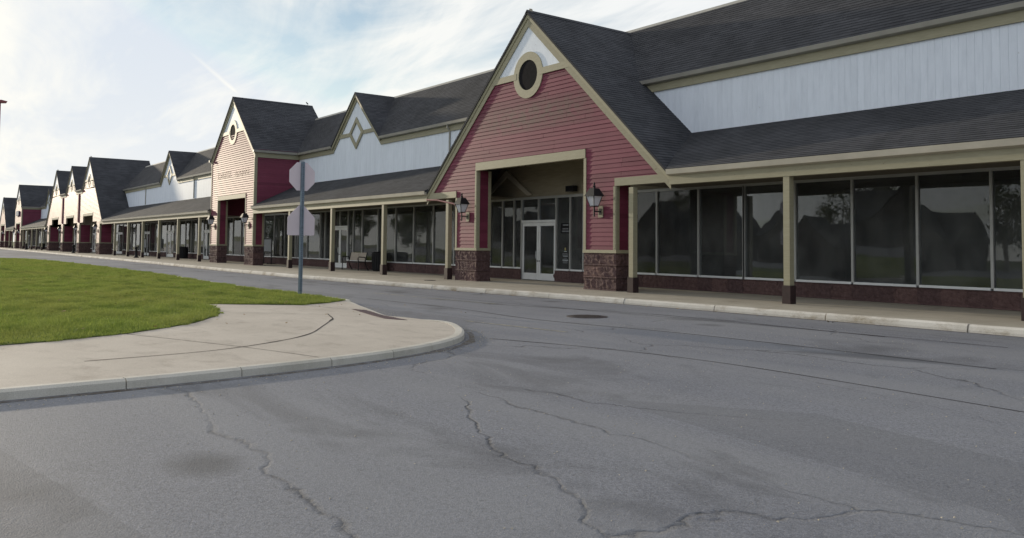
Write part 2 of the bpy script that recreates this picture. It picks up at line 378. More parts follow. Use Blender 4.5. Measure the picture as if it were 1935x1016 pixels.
# ------------------------------------------------------------------ mesh helpers
class MB:
    def __init__(s): s.v = []; s.f = []
    def add(s, vs, fs):
        o = len(s.v); s.v += [tuple(v) for v in vs]; s.f += [tuple(i + o for i in f) for f in fs]
    def box(s, x0, x1, y0, y1, z0, z1):
        s.add([(x0, y0, z0), (x1, y0, z0), (x1, y1, z0), (x0, y1, z0), (x0, y0, z1), (x1, y0, z1), (x1, y1, z1), (x0, y1, z1)],
              [(0, 3, 2, 1), (4, 5, 6, 7), (0, 1, 5, 4), (1, 2, 6, 5), (2, 3, 7, 6), (3, 0, 4, 7)])
    def prism(s, poly, vec):
        n = len(poly); vec = Vector(vec)
        s.add([Vector(p) for p in poly] + [Vector(p) + vec for p in poly],
              [tuple(range(n)), tuple(range(2 * n - 1, n - 1, -1))] + [(i, i + n, (i + 1) % n + n, (i + 1) % n) for i in range(n)])
    def xz(s, poly, y0, y1):
        s.prism([(x, y0, z) for x, z in poly], (0, y1 - y0, 0))
    def tube(s, pts, r, n=8, caps=True):
        pts = [Vector(p) for p in pts]; rings = []
        rs = r if isinstance(r, (list, tuple)) else [r] * len(pts)
        for i, p in enumerate(pts):
            d = (pts[min(i + 1, len(pts) - 1)] - pts[max(i - 1, 0)]).normalized()
            a = d.cross(Vector((0, 0, 1)) if abs(d.z) < 0.9 else Vector((1, 0, 0))).normalized(); b = d.cross(a)
            rings.append([p + (a * math.cos(t) + b * math.sin(t)) * rs[i] for t in [2 * math.pi * k / n for k in range(n)]])
        vs = [v for r_ in rings for v in r_]; fs = []
        for i in range(len(pts) - 1):
            for k in range(n):
                fs.append((i * n + k, i * n + (k + 1) % n, (i + 1) * n + (k + 1) % n, (i + 1) * n + k))
        if caps:
            fs += [tuple(range(n))[::-1], tuple(range(len(vs) - n, len(vs)))]
        s.add(vs, fs)
    def lathe(s, prof, c=(0, 0), n=16):
        vs = []; fs = []
        for r, z in prof:
            vs += [(c[0] + r * math.cos(2 * math.pi * k / n), c[1] + r * math.sin(2 * math.pi * k / n), z) for k in range(n)]
        for i in range(len(prof) - 1):
            for k in range(n):
                fs.append((i * n + k, i * n + (k + 1) % n, (i + 1) * n + (k + 1) % n, (i + 1) * n + k))
        fs += [tuple(range(n))[::-1], tuple(range(len(vs) - n, len(vs)))]
        s.add(vs, fs)
    def mesh(s, name, mat, smooth=False, recalc=True):
        me = bpy.data.meshes.new(name); me.from_pydata(s.v, [], s.f)
        if recalc:
            bm = bmesh.new(); bm.from_mesh(me); bmesh.ops.recalc_face_normals(bm, faces=bm.faces); bm.to_mesh(me); bm.free()
        me.materials.append(MAT[mat] if isinstance(mat, str) else mat)
        if smooth:
            me.polygons.foreach_set('use_smooth', [True] * len(me.polygons))
        me.update()
        return me
    def build(s, name, mat, parent=None, kind=None, smooth=False, recalc=True):
        return link(name, s.mesh(name, mat, smooth, recalc), parent, kind)

def link(name, me, parent=None, kind=None, loc=None, rz=0.0):
    o = bpy.data.objects.new(name, me); COL.objects.link(o)
    if parent: o.parent = parent
    if kind: o['kind'] = kind
    if loc: o.location = loc
    if rz: o.rotation_euler.z = rz
    return o

def tag(o, label, cat, group=None):
    o['label'] = label; o['category'] = cat
    if group: o['group'] = group
    return o

def thing(name, label, cat, loc=(0, 0, 0), rz=0.0, group=None):
    return tag(link(name, None, None, None, loc, rz), label, cat, group)

def copy_tree(o, parent=None):
    c = o.copy(); COL.objects.link(c)
    if parent: c.parent = parent
    for ch in list(o.children):
        copy_tree(ch, c)
    return c

def clip(poly, axis, val, keep_ge):
    out = []; n = len(poly)
    for i in range(n):
        a, b = poly[i], poly[(i + 1) % n]
        da, db = a[axis] - val, b[axis] - val
        if not keep_ge: da, db = -da, -db
        if da >= 0: out.append(a)
        if (da > 0 and db < 0) or (da < 0 and db > 0):
            t = da / (da - db); out.append((a[0] + (b[0] - a[0]) * t, a[1] + (b[1] - a[1]) * t))
    return out

def shingles(mb, P, row=0.17, tab=0.5, thick=0.07):
    """lap a plane polygon with shingle tabs, each its own small island"""
    P = [Vector(p) for p in P]
    n = (P[1] - P[0]).cross(P[2] - P[0]).normalized()
    if n.z < 0: n = -n
    v = (Vector((0, 0, 1)) - n * n.z).normalized(); u = v.cross(n)
    o = P[0]
    q = [((p - o).dot(u), (p - o).dot(v)) for p in P]
    at = lambda c, l: o + u * c[0] + v * c[1] + n * l
    mb.add([at(c, 0.0) for c in q] + [at(c, 0.0) - n * thick for c in q],
           [tuple(range(len(q))), tuple(range(2 * len(q) - 1, len(q) - 1, -1))] + [(i, i + len(q), (i + 1) % len(q) + len(q), (i + 1) % len(q)) for i in range(len(q))])
    v0 = min(c[1] for c in q); v1 = max(c[1] for c in q); u0 = min(c[0] for c in q); u1 = max(c[0] for c in q)
    z = v0; r = 0
    while z < v1 - 1e-4:
        strip = clip(clip(q, 1, z, True), 1, z + row, False)
        if len(strip) > 2:
            a = u0 - random.random() * tab
            while a < u1:
                w = tab * random.uniform(0.7, 1.3)
                t = clip(clip(strip, 0, a, True), 0, a + w, False)
                if len(t) > 2:
                    e = random.uniform(0, 0.006)
                    L = lambda c: 0.003 + e * 0.4 + 0.011 * max(0.0, 1 - (c[1] - z) / row)
                    vs = [at(c, L(c)) for c in t]; fs = [tuple(range(len(t)))]
                    low = [i for i, c in enumerate(t) if abs(c[1] - z) < 1e-5]
                    if len(low) == 2:
                        k = len(vs); vs += [at(t[low[0]], 0.001), at(t[low[1]], 0.001)]
                        fs.append((low[0], low[1], k + 1, k))
                    mb.add(vs, fs)
                a += w
        z += row; r += 1

def merge_iv(L):
    L = sorted([l for l in L if l[1] - l[0] > 1e-3]); out = []
    for a, b in L:
        if out and a <= out[-1][1] + 1e-6: out[-1] = (out[-1][0], max(out[-1][1], b))
        else: out.append((a, b))
    return out

def boards(ztop, zbot, wall, segs, pitch=0.15):
    """lap boards as trapezia (xl0,xr0,xl1,xr1,z0,z1); wall(z) gives x intervals, segs = [(xa,xb,zbottom)]"""
    out = []; z = zbot
    while z < ztop - 0.02:
        z1 = min(z + pitch, ztop)
        low = []
        for xa, xb, zb in segs:
            if zb <= z + 1e-4: low.append((xa, xb, z))
            elif zb < z1 - 0.02: low.append((xa, xb, zb))
        for zz in sorted({l[2] for l in low}):
            for xa, xb in merge_iv([(l[0], l[1]) for l in low if l[2] == zz]):
                i0, i1 = wall(zz), wall(z1)
                for a0, b0 in i0:
                    i1 = [t for t in i1 if t[0] < b0 and t[1] > a0]
                    a1, b1 = min(i1, key=lambda t: abs(t[0] + t[1] - a0 - b0)) if i1 else ((a0 + b0) / 2,) * 2
                    l0, r0, l1, r1 = max(a0, xa), min(b0, xb), max(a1, xa), min(b1, xb)
                    if r0 - l0 > 0.02:
                        if l1 > r1: l1 = r1 = (l0 + r0) / 2
                        out.append((l0, r0, max(l1, l0) if l1 < l0 else l1, r1, zz, z1))
        z += pitch
    return out

def board_verts(t, y=0.0, proud=0.041, top=0.006):
    l0, r0, l1, r1, z0, z1 = t
    z0 -= 0.006
    return ([(l0, y - proud, z0), (r0, y - proud, z0), (r1, y - top, z1), (l1, y - top, z1), (l0, y, z0), (r0, y, z0), (r1, y, z1), (l1, y, z1)],
            [(0, 1, 2, 3), (4, 7, 6, 5), (0, 4, 5, 1), (1, 5, 6, 2), (2, 6, 7, 3), (3, 7, 4, 0)])

def side_boards(mb, x, y0, y1, z0, z1, sgn=1, pitch=0.15, zt=None):
    """lap boards on a wall facing +x or -x"""
    z = z0
    while z < z1 - 0.02:
        e = min(z + pitch, z1)
        mb.add([(x + sgn * 0.030, y0, z - 0.006), (x + sgn * 0.030, y1, z - 0.006), (x + sgn * 0.006, y1, e), (x + sgn * 0.006, y0, e), (x, y0, z - 0.006), (x, y1, z - 0.006), (x, y1, e), (x, y0, e)],
               [(0, 1, 2, 3), (4, 7, 6, 5), (0, 4, 5, 1), (1, 5, 6, 2), (2, 6, 7, 3), (3, 7, 4, 0)])
        z += pitch

_blocks = {}
def rough_block(w, d, h, seed):
    key = (round(w, 2), round(d, 2), round(h, 2), seed)
    if key in _blocks: return _blocks[key]
    bm = bmesh.new(); bmesh.ops.create_cube(bm, size=1.0)
    bmesh.ops.subdivide_edges(bm, edges=bm.edges[:], cuts=9, use_grid_fill=True)
    for v in bm.verts:
        c = v.co.copy(); p = Vector((c.x * w, c.y * d, c.z * h))
        q = Vector((p.x * 7 + seed * 7.3, p.y * 7 + 3, p.z * 4.5 + seed))
        k = 0.045 * mnoise.noise(q) + 0.034 * mnoise.noise(q * 2.3) + 0.016 * mnoise.noise(q * 5.1)
        edge = 1 - max(0, abs(c.z) - 0.36) / 0.14
        k = (0.012 + k) * max(0.0, edge) - 0.028 * (1 - edge)
        if abs(c.x) > 0.49: p.x += math.copysign(k, c.x)
        if abs(c.y) > 0.49: p.y += math.copysign(k, c.y)
        v.co = p
    me = bpy.data.meshes.new('stone_block'); bm.to_mesh(me); bm.free()
    me.materials.append(MAT['stone']); _blocks[key] = me
    return me

BASE_H = 0.41
def pier(root, xa, xb, depth, ztop, near=True, sides=(1, -1), zouter=None):
    w = xb - xa
    core = MB(); core.box(xa + 0.05, xb - 0.05, 0.05, depth - 0.05, 0.0, 1.2); core.build('pier_core', 'stone', root)
    for c in range(3):
        cut = (0.42, 0.6, 0.48)[c] + random.uniform(-0.05, 0.05)
        xs = [xa, xa + w * cut, xb]
        for i in range(2):
            a, b = xs[i] + 0.006, xs[i + 1] - 0.006
            link('stone_block', rough_block(round(b - a, 2), depth, BASE_H - 0.012, random.randint(0, 3)), root, None, ((a + b) / 2, depth / 2, BASE_H * (c + 0.5)))
    m = MB(); m.box(xa - 0.035, xb + 0.035, -0.045, depth + 0.03, 1.232, 1.335); m.build('pier_cap', 'trim', root)
    ZT = zouter or {1: ztop, -1: ztop}
    m = MB()
    for s in sides:
        x = xb if s > 0 else xa
        ztop = ZT[s]
        side_boards(m, x - s * 0.03, 0.10, depth - 0.11, 1.335, ztop, s)
    ztop = max(ZT.values()); m.box(xa + 0.03, xb - 0.03, 0.02, depth, 1.335, ztop)
    m.build('side_siding', 'siding', root, 'stuff')
    for s in sides:
        x = xb if s > 0 else xa
        m = MB(); ztop = ZT[s]
        m.box(min(x - s * 0.02, x + s * 0.022), max(x - s * 0.02, x + s * 0.022), -0.036, 0.105, 1.336, ztop)
        m.box(min(x - s * 0.11, x - s * 0.0205), max(x - s * 0.11, x - s * 0.0205), -0.044, -0.004, 1.336, ztop)
        m.build('corner_board', 'trim', root)
        m = MB(); m.box(min(x - s * 0.02, x + s * 0.022), max(x - s * 0.02, x + s * 0.022), depth - 0.115, depth + 0.012, 1.336, ztop)
        m.build('corner_board', 'trim', root)

YS = 3.0           # shop window line
def storefront(root, x0, x1, doors, mull=None, z0=0.5, zt=3.42, spacing=1.95):
    edges = {round(x0, 3), round(x1, 3)}
    if mull: edges |= {round(m, 3) for m in mull if x0 < m < x1}
    for a, b in doors: edges |= {round(a, 3), round(b, 3)}
    if not mull:
        fixed = sorted(edges)
        for a, b in zip(fixed, fixed[1:]):
            if (a, b) in [(round(p, 3), round(q, 3)) for p, q in doors]: continue
            n = max(1, round((b - a) / spacing))
            edges |= {round(a + (b - a) * k / n, 3) for k in range(n)}
    E_ = sorted(edges); D = [(round(p, 3), round(q, 3)) for p, q in doors]
    t = 0.035
    for x in E_:
        zb = 0.0 if any(abs(x - p) < 1e-3 or abs(x - q) < 1e-3 for p, q in D) else z0
        m = MB(); m.box(x - t, x + t, YS - 0.07, YS + 0.06, zb, zt); m.build('mullion', 'alu', root)
    m = MB(); m.box(x0, x1, YS - 0.075, YS + 0.065, zt, zt + 0.10); m.build('window_head', 'alu', root)
    pl = MB()
    for a, b in zip(E_, E_[1:]):
        if (a, b) in D:
            m = MB(); m.box(a + t, b - t, YS - 0.072, YS + 0.055, 2.43, 2.53); m.build('transom', 'door', root)
            n = 2 if b - a > 1.5 else 1
            if n == 2:
                m = MB(); m.box((a + b) / 2 - 0.03, (a + b) / 2 + 0.03, YS - 0.068, YS + 0.05, 2.53, zt); m.build('mullion', 'alu', root)
            for k in range(n):
                p = a + t + (b - a - 2 * t) * k / n + 0.008; q = a + t + (b - a - 2 * t) * (k + 1) / n - 0.008
                m = MB(); m.box(p, q, YS - 0.006, YS + 0.006, 2.53, zt); m.build('pane', 'glass', root)
                m = MB(); s = 0.115
                m.box(p, p + s, YS - 0.035, YS + 0.02, 0.02, 2.42); m.box(q - s, q, YS - 0.035, YS + 0.02, 0.02, 2.42)
                m.box(p + s, q - s, YS - 0.034, YS + 0.019, 0.02, 0.30); m.box(p + s, q - s, YS - 0.034, YS + 0.019, 2.28, 2.42)
                dr = m.build('door', 'door', root)
                m = MB(); m.box(p + s, q - s, YS - 0.012, YS, 0.30, 2.28); m.build('pane', 'glass', dr)
                hx = q - 0.055 if k == 0 else p + 0.055
                dirx = -1 if k == 0 else 1
                m = MB(); m.tube([(hx, YS - 0.035, 0.92), (hx + dirx * 0.02, YS - 0.10, 0.92), (hx + dirx * 0.02, YS - 0.10, 1.22), (hx, YS - 0.035, 1.22)], 0.014, 6); m.build('handle', 'door', dr)
                m = MB(); m.box(hx - 0.03, hx + 0.03, YS - 0.045, YS - 0.034, 0.78, 0.84); m.build('lock', 'black', dr)
        else:
            m = MB(); m.box(a + t, b - t, YS - 0.006, YS + 0.006, z0, zt); m.build('pane', 'glass', root)
            m = MB(); m.box(a - t, b + t, YS - 0.09, YS + 0.07, z0 - 0.055, z0 + 0.005) if False else m.box(a + t, b - t, YS - 0.085, YS + 0.065, z0 - 0.045, z0 + 0.02); m.build('sill', 'door', root)
            n = max(1, round((b - a) / 0.62)); w = (b - a) / n
            for k in range(n):
                link('stone_block', rough_block(round(w - 0.012, 2), 0.18, z0 - 0.06, k % 3), root, None, (a + w * (k + 0.5), YS, (z0 - 0.05) / 2))

def interior(root, x0, x1):
    m = MB()
    m.box(x0, x1, 8.6, 8.8, 0, 3.7); m.box(x0, x1, YS + 0.08, 8.6, 3.62, 3.72); m.box(x0, x1, YS + 0.1, 8.6, -0.1, 0.012)
    m.box(x0 - 0.0, x0 + 0.06, YS + 0.14, 8.6, 0.012, 3.62)
    m.build('shop_interior', 'interior', root)

# main roof over the upper wall
YW, ZE, YR, ZR = 3.0, 7.42, 5.48, 10.4
def wall_boards(mb, x0, x1, zb, top, y, w=0.2, g=0.004):
    n = max(1, round((x1 - x0) / w)); w = (x1 - x0) / n
    for k in range(n):
        a, b = x0 + k * w, x0 + (k + 1) * w
        pr = random.uniform(0.0, 0.002)
        za, zc_ = top(a + g / 2), top(b - g / 2)
        mb.xz([(a + g / 2, zb), (b - g / 2, zb), (b - g / 2, zc_), (a + g / 2, za)], y - 0.014 - pr, y)
    N = 24
    mb.xz([(x0, zb), (x1, zb)] + [(x1 + (x0 - x1) * k / N, top(x1 + (x0 - x1) * k / N) - 0.02) for k in range(N + 1)], y, y + 0.05)

def arcade(name, label, x0, x1, posts, doors, dormer=None, mull=None, store=None, roof=None, main=None, shed=None, spouts=(), group='arcaded shop fronts of the mall', near=True, sf_doors=None):
    """x0..x1: clear span of the arcade eave; roof/main/shed: how far those planes run under the neighbouring gables"""
    root = thing(name, label, 'shop front', ((x0 + x1) / 2, 0, 0), 0, group)
    off = Vector(((x0 + x1) / 2, 0, 0))
    kids0 = set(bpy.data.objects)
    m0, m1 = main; s0, s1 = shed
    HW = 3.15
    def top(x):
        z = ZE - 0.06
        if dormer is not None: z = max(z, ZE - 0.06 + 0.935 * (HW - abs(x - dormer)))
        return z
    mb = MB(); wall_boards(mb, m0, m1, 5.2, top, YW); mb.build('white_board_wall', 'white', root, 'stuff')
    # eave trim and gutter of the upper roof, broken by the dormer
    runs = [(m0, m1)] if dormer is None else [(m0, dormer - HW), (dormer + HW, m1)]
    for a, b in runs:
        m = MB(); m.box(a, b, YW - 0.075, YW - 0.03, 7.02, 7.30); m.build('eave_board', 'trim', root)
        m = MB(); m.prism([(a, YW - 0.10, 7.29), (a, YW - 0.24, 7.33), (a, YW - 0.27, 7.46), (a, YW - 0.10, 7.46)], (b - a, 0, 0)); m.build('gutter', 'gutter_grey', root)
    rf = MB(); det = (0.145, 0.34) if near else (0.20, 0.5)
    if dormer is None:
        shingles(rf, [(m0, YW - 0.24, ZE + 0.03), (m1, YW - 0.24, ZE + 0.03), (m1, YR, ZR), (m0, YR, ZR)], *det)
    else:
        shingles(rf, [(m0, YW - 0.24, ZE + 0.03), (dormer - HW, YW - 0.24, ZE + 0.03), (dormer, YR, ZR), (m0, YR, ZR)], *det)
        shingles(rf, [(dormer + HW, YW - 0.24, ZE + 0.03), (m1, YW - 0.24, ZE + 0.03), (m1, YR, ZR), (dormer, YR, ZR)], *det)
    shingles(rf, [(m1, YR, ZR), (m0, YR, ZR), (m0, YR + 3.4, 6.6), (m1, YR + 3.4, 6.6)], 0.5, 2.0)
    rf.build('upper_roof', 'shingle', root, 'stuff', recalc=False)
    m = MB(); m.prism([(m0, YR - 0.10, ZR - 0.09), (m0, YR, ZR + 0.045), (m0, YR + 0.10, ZR - 0.09)], (m1 - m0, 0, 0)); m.build('ridge_cap', 'gutter_grey', root)
    m = MB(); m.box(m0, m1, YR + 3.2, YR + 3.4, 0, 6.7); m.build('rear_wall', 'white', root)
    if dormer is not None:
        c = dormer; ap = ZE + 0.03 + 0.935 * HW
        rf = MB()
        for s in (-1, 1):
            shingles(rf, [(c, YW - 0.20, ap), (c, YR, ap + 0.01), (c + s * (HW + 0.02), YW - 0.20, ZE + 0.03)], *det)
        rf.build('dormer_roof', 'shingle', root, 'stuff', recalc=False)
        for s in (-1, 1):
            e = c + s * HW
            m = MB(); m.xz([(c, ap - 0.02), (e, ZE + 0.01), (e, ZE - 0.21), (c, ap - 0.24)], YW - 0.17, YW - 0.05); m.build('rake_board', 'trim', root)
            m = MB(); m.xz([(c, ap - 0.24), (e - s * 0.0, ZE - 0.21), (e - s * 0.02, ZE - 0.41), (c, ap - 0.50)], YW - 0.075, YW - 0.029); m.build('rake_board', 'trim', root)
        zc_ = 7.97; R, r = 0.95, 0.64
        lo, hi = 7.84, 8.06
        for s in (-1, 1):
            xin = c + s * (R - 0.13); xo = lambda z: c + s * (HW - (z - ZE + 0.42) / 0.935)
            m = MB(); m.xz([(xin, lo), (xo(lo), lo), (xo(hi), hi), (xin, hi)], YW - 0.068, YW - 0.028); m.build('belt_board', 'trim', root)
            for q in (-1, 1):
                m = MB(); m.xz([(c + s * R, zc_), (c, zc_ + q * R), (c, zc_ + q * r), (c + s * r, zc_)], YW - 0.085, YW - 0.028); m.build('diamond_board', 'trim', root)
    for sx in spouts:
        m = MB(); m.tube([(sx, YW - 0.18, 7.32), (sx, YW - 0.18, 7.2), (sx + 0.02, YW - 0.06, 7.05), (sx + 0.02, YW - 0.06, 5.4)], 0.045, 8); m.build('downspout', 'gutter_grey', root)
    # arcade roof
    rf = MB(); shingles(rf, [(x0 if s0 < x0 else s0, -0.24, 3.80), (x1 if s1 > x1 else s1, -0.24, 3.80), (s1, YW - 0.03, 5.36), (s0, YW - 0.03, 5.36)], *det)
    rf.build('arcade_roof', 'shingle', root, 'stuff', recalc=False)
    m = MB(); m.prism([(x0, -0.11, 3.60), (x0, -0.24, 3.64), (x0, -0.27, 3.79), (x0, -0.11, 3.79)], (x1 - x0, 0, 0)); m.build('gutter', 'gutter', root)
    m = MB(); m.box(x0, x1, -0.105, 0.10, 3.34, 3.60); m.build('arcade_beam', 'trim', root)
    m = MB(); m.box(x0, x1, 0.10, YS, 3.50, 3.56); m.build('ceiling', 'soffit', root)
    for k in range(int((x1 - x0) / 0.6)):
        pass
    for p in posts:
        m = MB(); m.box(p - 0.095, p + 0.095, -0.09, 0.10, 0.0, 3.34); po = m.build('post', 'trim', root)
        m = MB(); m.box(p - 0.125, p + 0.125, -0.12, 0.13, 0.0, 0.48); m.build('post_base', 'darkbase', po)
    a, b = store
    storefront(root, a, b, doors, mull)
    m = MB(); m.box(a, b, YS - 0.02, YS + 0.1, 3.52, 5.25); m.build('shop_wall', 'backsiding', root)
    interior(root, a, b)
    for o in set(bpy.data.objects) - kids0:
        if o.parent is root: o.location = o.location - off
    return root

def pavilion(name, label, gables, lims, segs, belts, opens, piers, slope, back, flat=None, wings=(), scar=False, near=True, store=None, doors=(), mull=None, sidewalls=(), eaves=(), group='gabled pavilions of the mall', yb=5.75, chase=()):
    """gables: (centre, apex); lims: wall x range; segs: (xa, xb, bottom z) of the front cladding; opens: (xa, xb, zhead, z top of lintel)"""
    x0, x1 = lims
    cx = (x0 + x1) / 2
    root = thing(name, label, 'shop pavilion', (cx, 0, 0), 0, group)
    kids0 = set(bpy.data.objects)
    ins = 0.30
    def wall(z):
        L = []
        for c, ap in gables:
            h = (ap - ins - z) / slope
            if h > 0: L.append((max(c - h, x0), min(c + h, x1)))
        if flat and z < flat:
            L.append((gables[0][0], gables[-1][0]))
        return merge_iv(L)
    smat = 'siding_scar' if scar else 'siding'
    zbelt = min(b[0] for b in belts)
    bl = boards(max(b[0] for b in belts), 1.335, wall, segs)
    # above a gable's own belt the wall is plain white, so boards stop there
    if near:
        for t in bl:
            l0, r0, l1, r1, z0, z1 = t
            cuts = [0.0]; xx = l0 + random.uniform(1.6, 4.6)
            js = []
            while xx < r0 - 0.8 and l1 + 0.2 < xx < r1 - 0.2:
                js.append(xx); xx += random.uniform(3.2, 5.2)
            pts0 = [l0] + js + [r0]; pts1 = [l1] + js + [r1]
            for i in range(len(pts0) - 1):
                g = 0.004
                m = MB(); pr = 0.024 + random.uniform(-0.003, 0.004)
                m.add(*board_verts((pts0[i] + (g if i else 0), pts0[i + 1] - (g if i < len(pts0) - 2 else 0), pts1[i] + (g if i else 0), pts1[i + 1] - (g if i < len(pts0) - 2 else 0), z0, z1), 0.0, pr))
                m.build('siding_board', smat, root)
    else:
        m = MB()
        for t in bl: m.add(*board_verts(t))
        m.build('siding', smat, root, 'stuff')
    # sheathing behind the boards
    m = MB()
    for t in boards(30, 1.335, wall, segs, 0.6):
        l0, r0, l1, r1, z0, z1 = t
        m.xz([(l0, z0), (r0, z0), (r1, z1), (l1, z1)], 0.001, 0.14)
    m.build('front_wall', 'backsiding', root)
    for (c, ap), (bz, orad) in zip(gables, belts):
        m = MB(); h = (ap - ins - bz - 0.1) / slope
        m.xz([(c - h, bz + 0.1), (c + h, bz + 0.1), (c, ap - ins)], -0.018, 0.0); m.build('gable_panel', 'white', root)
        h = (ap - ins - bz) / slope
        for s in (-1, 1):
            m = MB(); m.xz([(c + s * orad * 0.8, bz), (c + s * (h + 0.05), bz), (c + s * (h - 0.2), bz + 0.24), (c + s * orad * 0.8, bz + 0.24)], -0.062, -0.006); m.build('belt_board', 'trim', root)
        n = 40; zc_ = bz + 0.09; ro, ri = orad, orad * 0.65
        m = MB(); vs = []; fs = []
        for k in range(n):
            a = 2 * math.pi * k / n; ca, sa = math.cos(a), math.sin(a)
            vs += [(c + ro * ca, -0.055, zc_ + ro * sa), (c + ri * ca, -0.055, zc_ + ri * sa), (c + ro * ca, -0.004, zc_ + ro * sa), (c + ri * ca, -0.004, zc_ + ri * sa)]
        for k in range(n):
            a, b = 4 * k, 4 * ((k + 1) % n)
            fs += [(a, b, b + 1, a + 1), (a, a + 2, b + 2, b), (a + 1, b + 1, b + 3, a + 3)]
        m.add(vs, fs); oc = m.build('oculus_ring', 'trim', root)
        m = MB(); m.xz([(c + (ri + 0.01) * math.cos(2 * math.pi * k / n), zc_ + (ri + 0.01) * math.sin(2 * math.pi * k / n)) for k in range(n)], -0.030, -0.019); m.build('louvre', 'vent', oc)
    # rakes and roofs
    det = (0.145, 0.34) if near else (0.20, 0.5)
    zlow = lambda i, s: None
    rf = MB()
    for i, (c, ap) in enumerate(gables):
        for s in (-1, 1):
            inner = flat is not None and not ((i == 0 and s < 0) or (i == len(gables) - 1 and s > 0))
            if inner: xe = c + s * (ap - flat - 0.05) / slope
            else: xe = (x0 - 0.05 if s < 0 else x1 + 0.05)
            ze = ap - slope * abs(xe - c)
            m = MB(); m.xz([(c, ap - 0.02), (xe, ze - 0.02), (xe, ze - 0.25), (c, ap - 0.27)], -0.085, -0.03); m.build('rake_board', 'trim', root)
            m = MB(); m.xz([(c, ap - 0.27), (xe, ze - 0.25), (xe, ze - 0.50), (c, ap - 0.58)], -0.056, -0.03); m.build('rake_board', 'trim', root)
            P = [(c, -0.13, ap), (c, yb, ap), (xe + s * 0.04, yb, ze - slope * 0.04), (xe + s * 0.04, -0.13, ze - slope * 0.04)]
            shingles(rf, P, *det)
        m = MB(); m.xz([(c - 0.12, ap - 0.08), (c, ap + 0.05), (c + 0.12, ap - 0.08)], -0.13, yb); m.build('ridge_cap', 'shingle', root)
        m = MB(); h = min(c - x0, x1 - c, (ap - 6.5) / slope)
        m.xz([(c, ap - 0.1), (c + h, ap - 0.1 - slope * h), (c - h, ap - 0.1 - slope * h)], yb - 0.12, yb - 0.02); m.build('rear_gable', 'white', root)
    if flat:
        cs = [g[0] for g in gables]
        for (c, ap), (c2, ap2) in zip(gables, gables[1:]):
            a = c + (ap - flat) / slope - 0.1; b = c2 - (ap2 - flat) / slope + 0.1
            zt_ = flat + 2.0
            shingles(rf, [(a, -0.18, flat + 0.05), (b, -0.18, flat + 0.05), (c2 - 0.3, 4.4, zt_), (c + 0.3, 4.4, zt_)], *det)
            m = MB(); m.box(a, b, -0.07, -0.032, flat - 0.42, flat - 0.12); m.build('eave_board', 'trim', root)
            m = MB(); m.prism([(a, -0.10, flat - 0.12), (a, -0.24, flat - 0.08), (a, -0.27, flat + 0.05), (a, -0.10, flat + 0.05)], (b - a, 0, 0)); m.build('gutter', 'gutter', root)
    rf.build('gable_roof', 'shingle', root, 'stuff', recalc=False)
    # lintels
    for xa, xb, zh, zt in opens:
        m = MB(); m.box(xa, xb, -0.055, 0.16, zh, zt); m.build('lintel', 'trim', root)
    for xa, xb, d in piers:
        zt = min([o[2] for o in opens if o[0] - 0.3 < xb and o[1] + 0.3 > xa] + [4.45])
        zo = {}
        for sd, xx in ((1, xb + 0.05), (-1, xa - 0.05)):
            zs = [z_ for a_, b_, z_ in segs if a_ < xx < b_]
            zo[sd] = (zs[0] - 0.27 if zs[0] < 4.0 else zt) if zs else 3.4
        pier(root, xa, xb, d, zt, near, (1, -1), zo)
    for xa, xb, zb, zt in wings:
        m = MB(); m.box(xa, xb, -0.058, 0.14, zb, zt); m.build('wing_beam', 'trim', root)
        m = MB(); m.box(xa, xb, 0.14, YS, zb + 0.08, zb + 0.14); m.build('ceiling', 'soffit', root)
    oa, ob = min(p[0] for p in piers), max(p[1] for p in piers)
    m = MB(); m.box(oa + 0.04, ob - 0.04, 0.141, YS + 0.1, 4.95, 5.05); m.build('ceiling', 'soffit', root)
    for k, (x, zlo, zhi, s) in enumerate(sidewalls):
        m = MB(); side_boards(m, x - s * 0.03, 0.05, 3.45, zlo, zhi, s); m.box(min(x - s * 0.14, x - s * 0.031), max(x - s * 0.14, x - s * 0.031), 0.142, 3.45, zlo, zhi + 0.25); m.build('side_wall', 'siding', root, 'stuff')
        m = MB(); m.box(min(x - s * 0.03, x + s * 0.024), max(x - s * 0.03, x + s * 0.024), -0.038, 0.13, zlo - 0.2, zhi); m.build('corner_board', 'trim', root)
        m = MB(); m.box(min(x - s * 0.13, x - s * 0.031), max(x - s * 0.13, x - s * 0.031), -0.05, -0.002, 1.34, zhi); m.build('corner_board', 'trim', root)
        m = MB(); m.box(min(x, x + s * 0.045), max(x, x + s * 0.045), 0.131, 3.3, zhi - 0.28, zhi); m.build('eave_board', 'trim', root)
        m = MB(); m.prism([(x + s * 0.05, -0.2, zhi), (x + s * 0.19, -0.2, zhi + 0.04), (x + s * 0.22, -0.2, zhi + 0.17), (x + s * 0.05, -0.2, zhi + 0.17)], (0, 3.2, 0)); m.build('gutter', 'gutter_grey', root)
    for xa, xb, zlo, zhi in chase:
        m = MB(); m.box(xa, xb, -0.13, -0.03, zlo, zhi); side_boards(m, xb, -0.125, -0.03, zlo, zhi, 1); m.build('downspout_chase', 'siding', root, 'stuff')
    if store:
        a, b = store
        storefront(root, a, b, list(doors), mull)
        m = MB(); z = 3.53
        m.box(a, b, YS, YS + 0.1, 3.52, 5.3)
        while z < 5.0:
            m.add(*board_verts((a, b, a, b, z, z + 0.15), YS, 0.022)); z += 0.15
        m.build('back_siding', 'backsiding', root, 'stuff')
        interior(root, a, b)
    for o in set(bpy.data.objects) - kids0:
        if o.parent is root: o.location.x -= cx
    return root

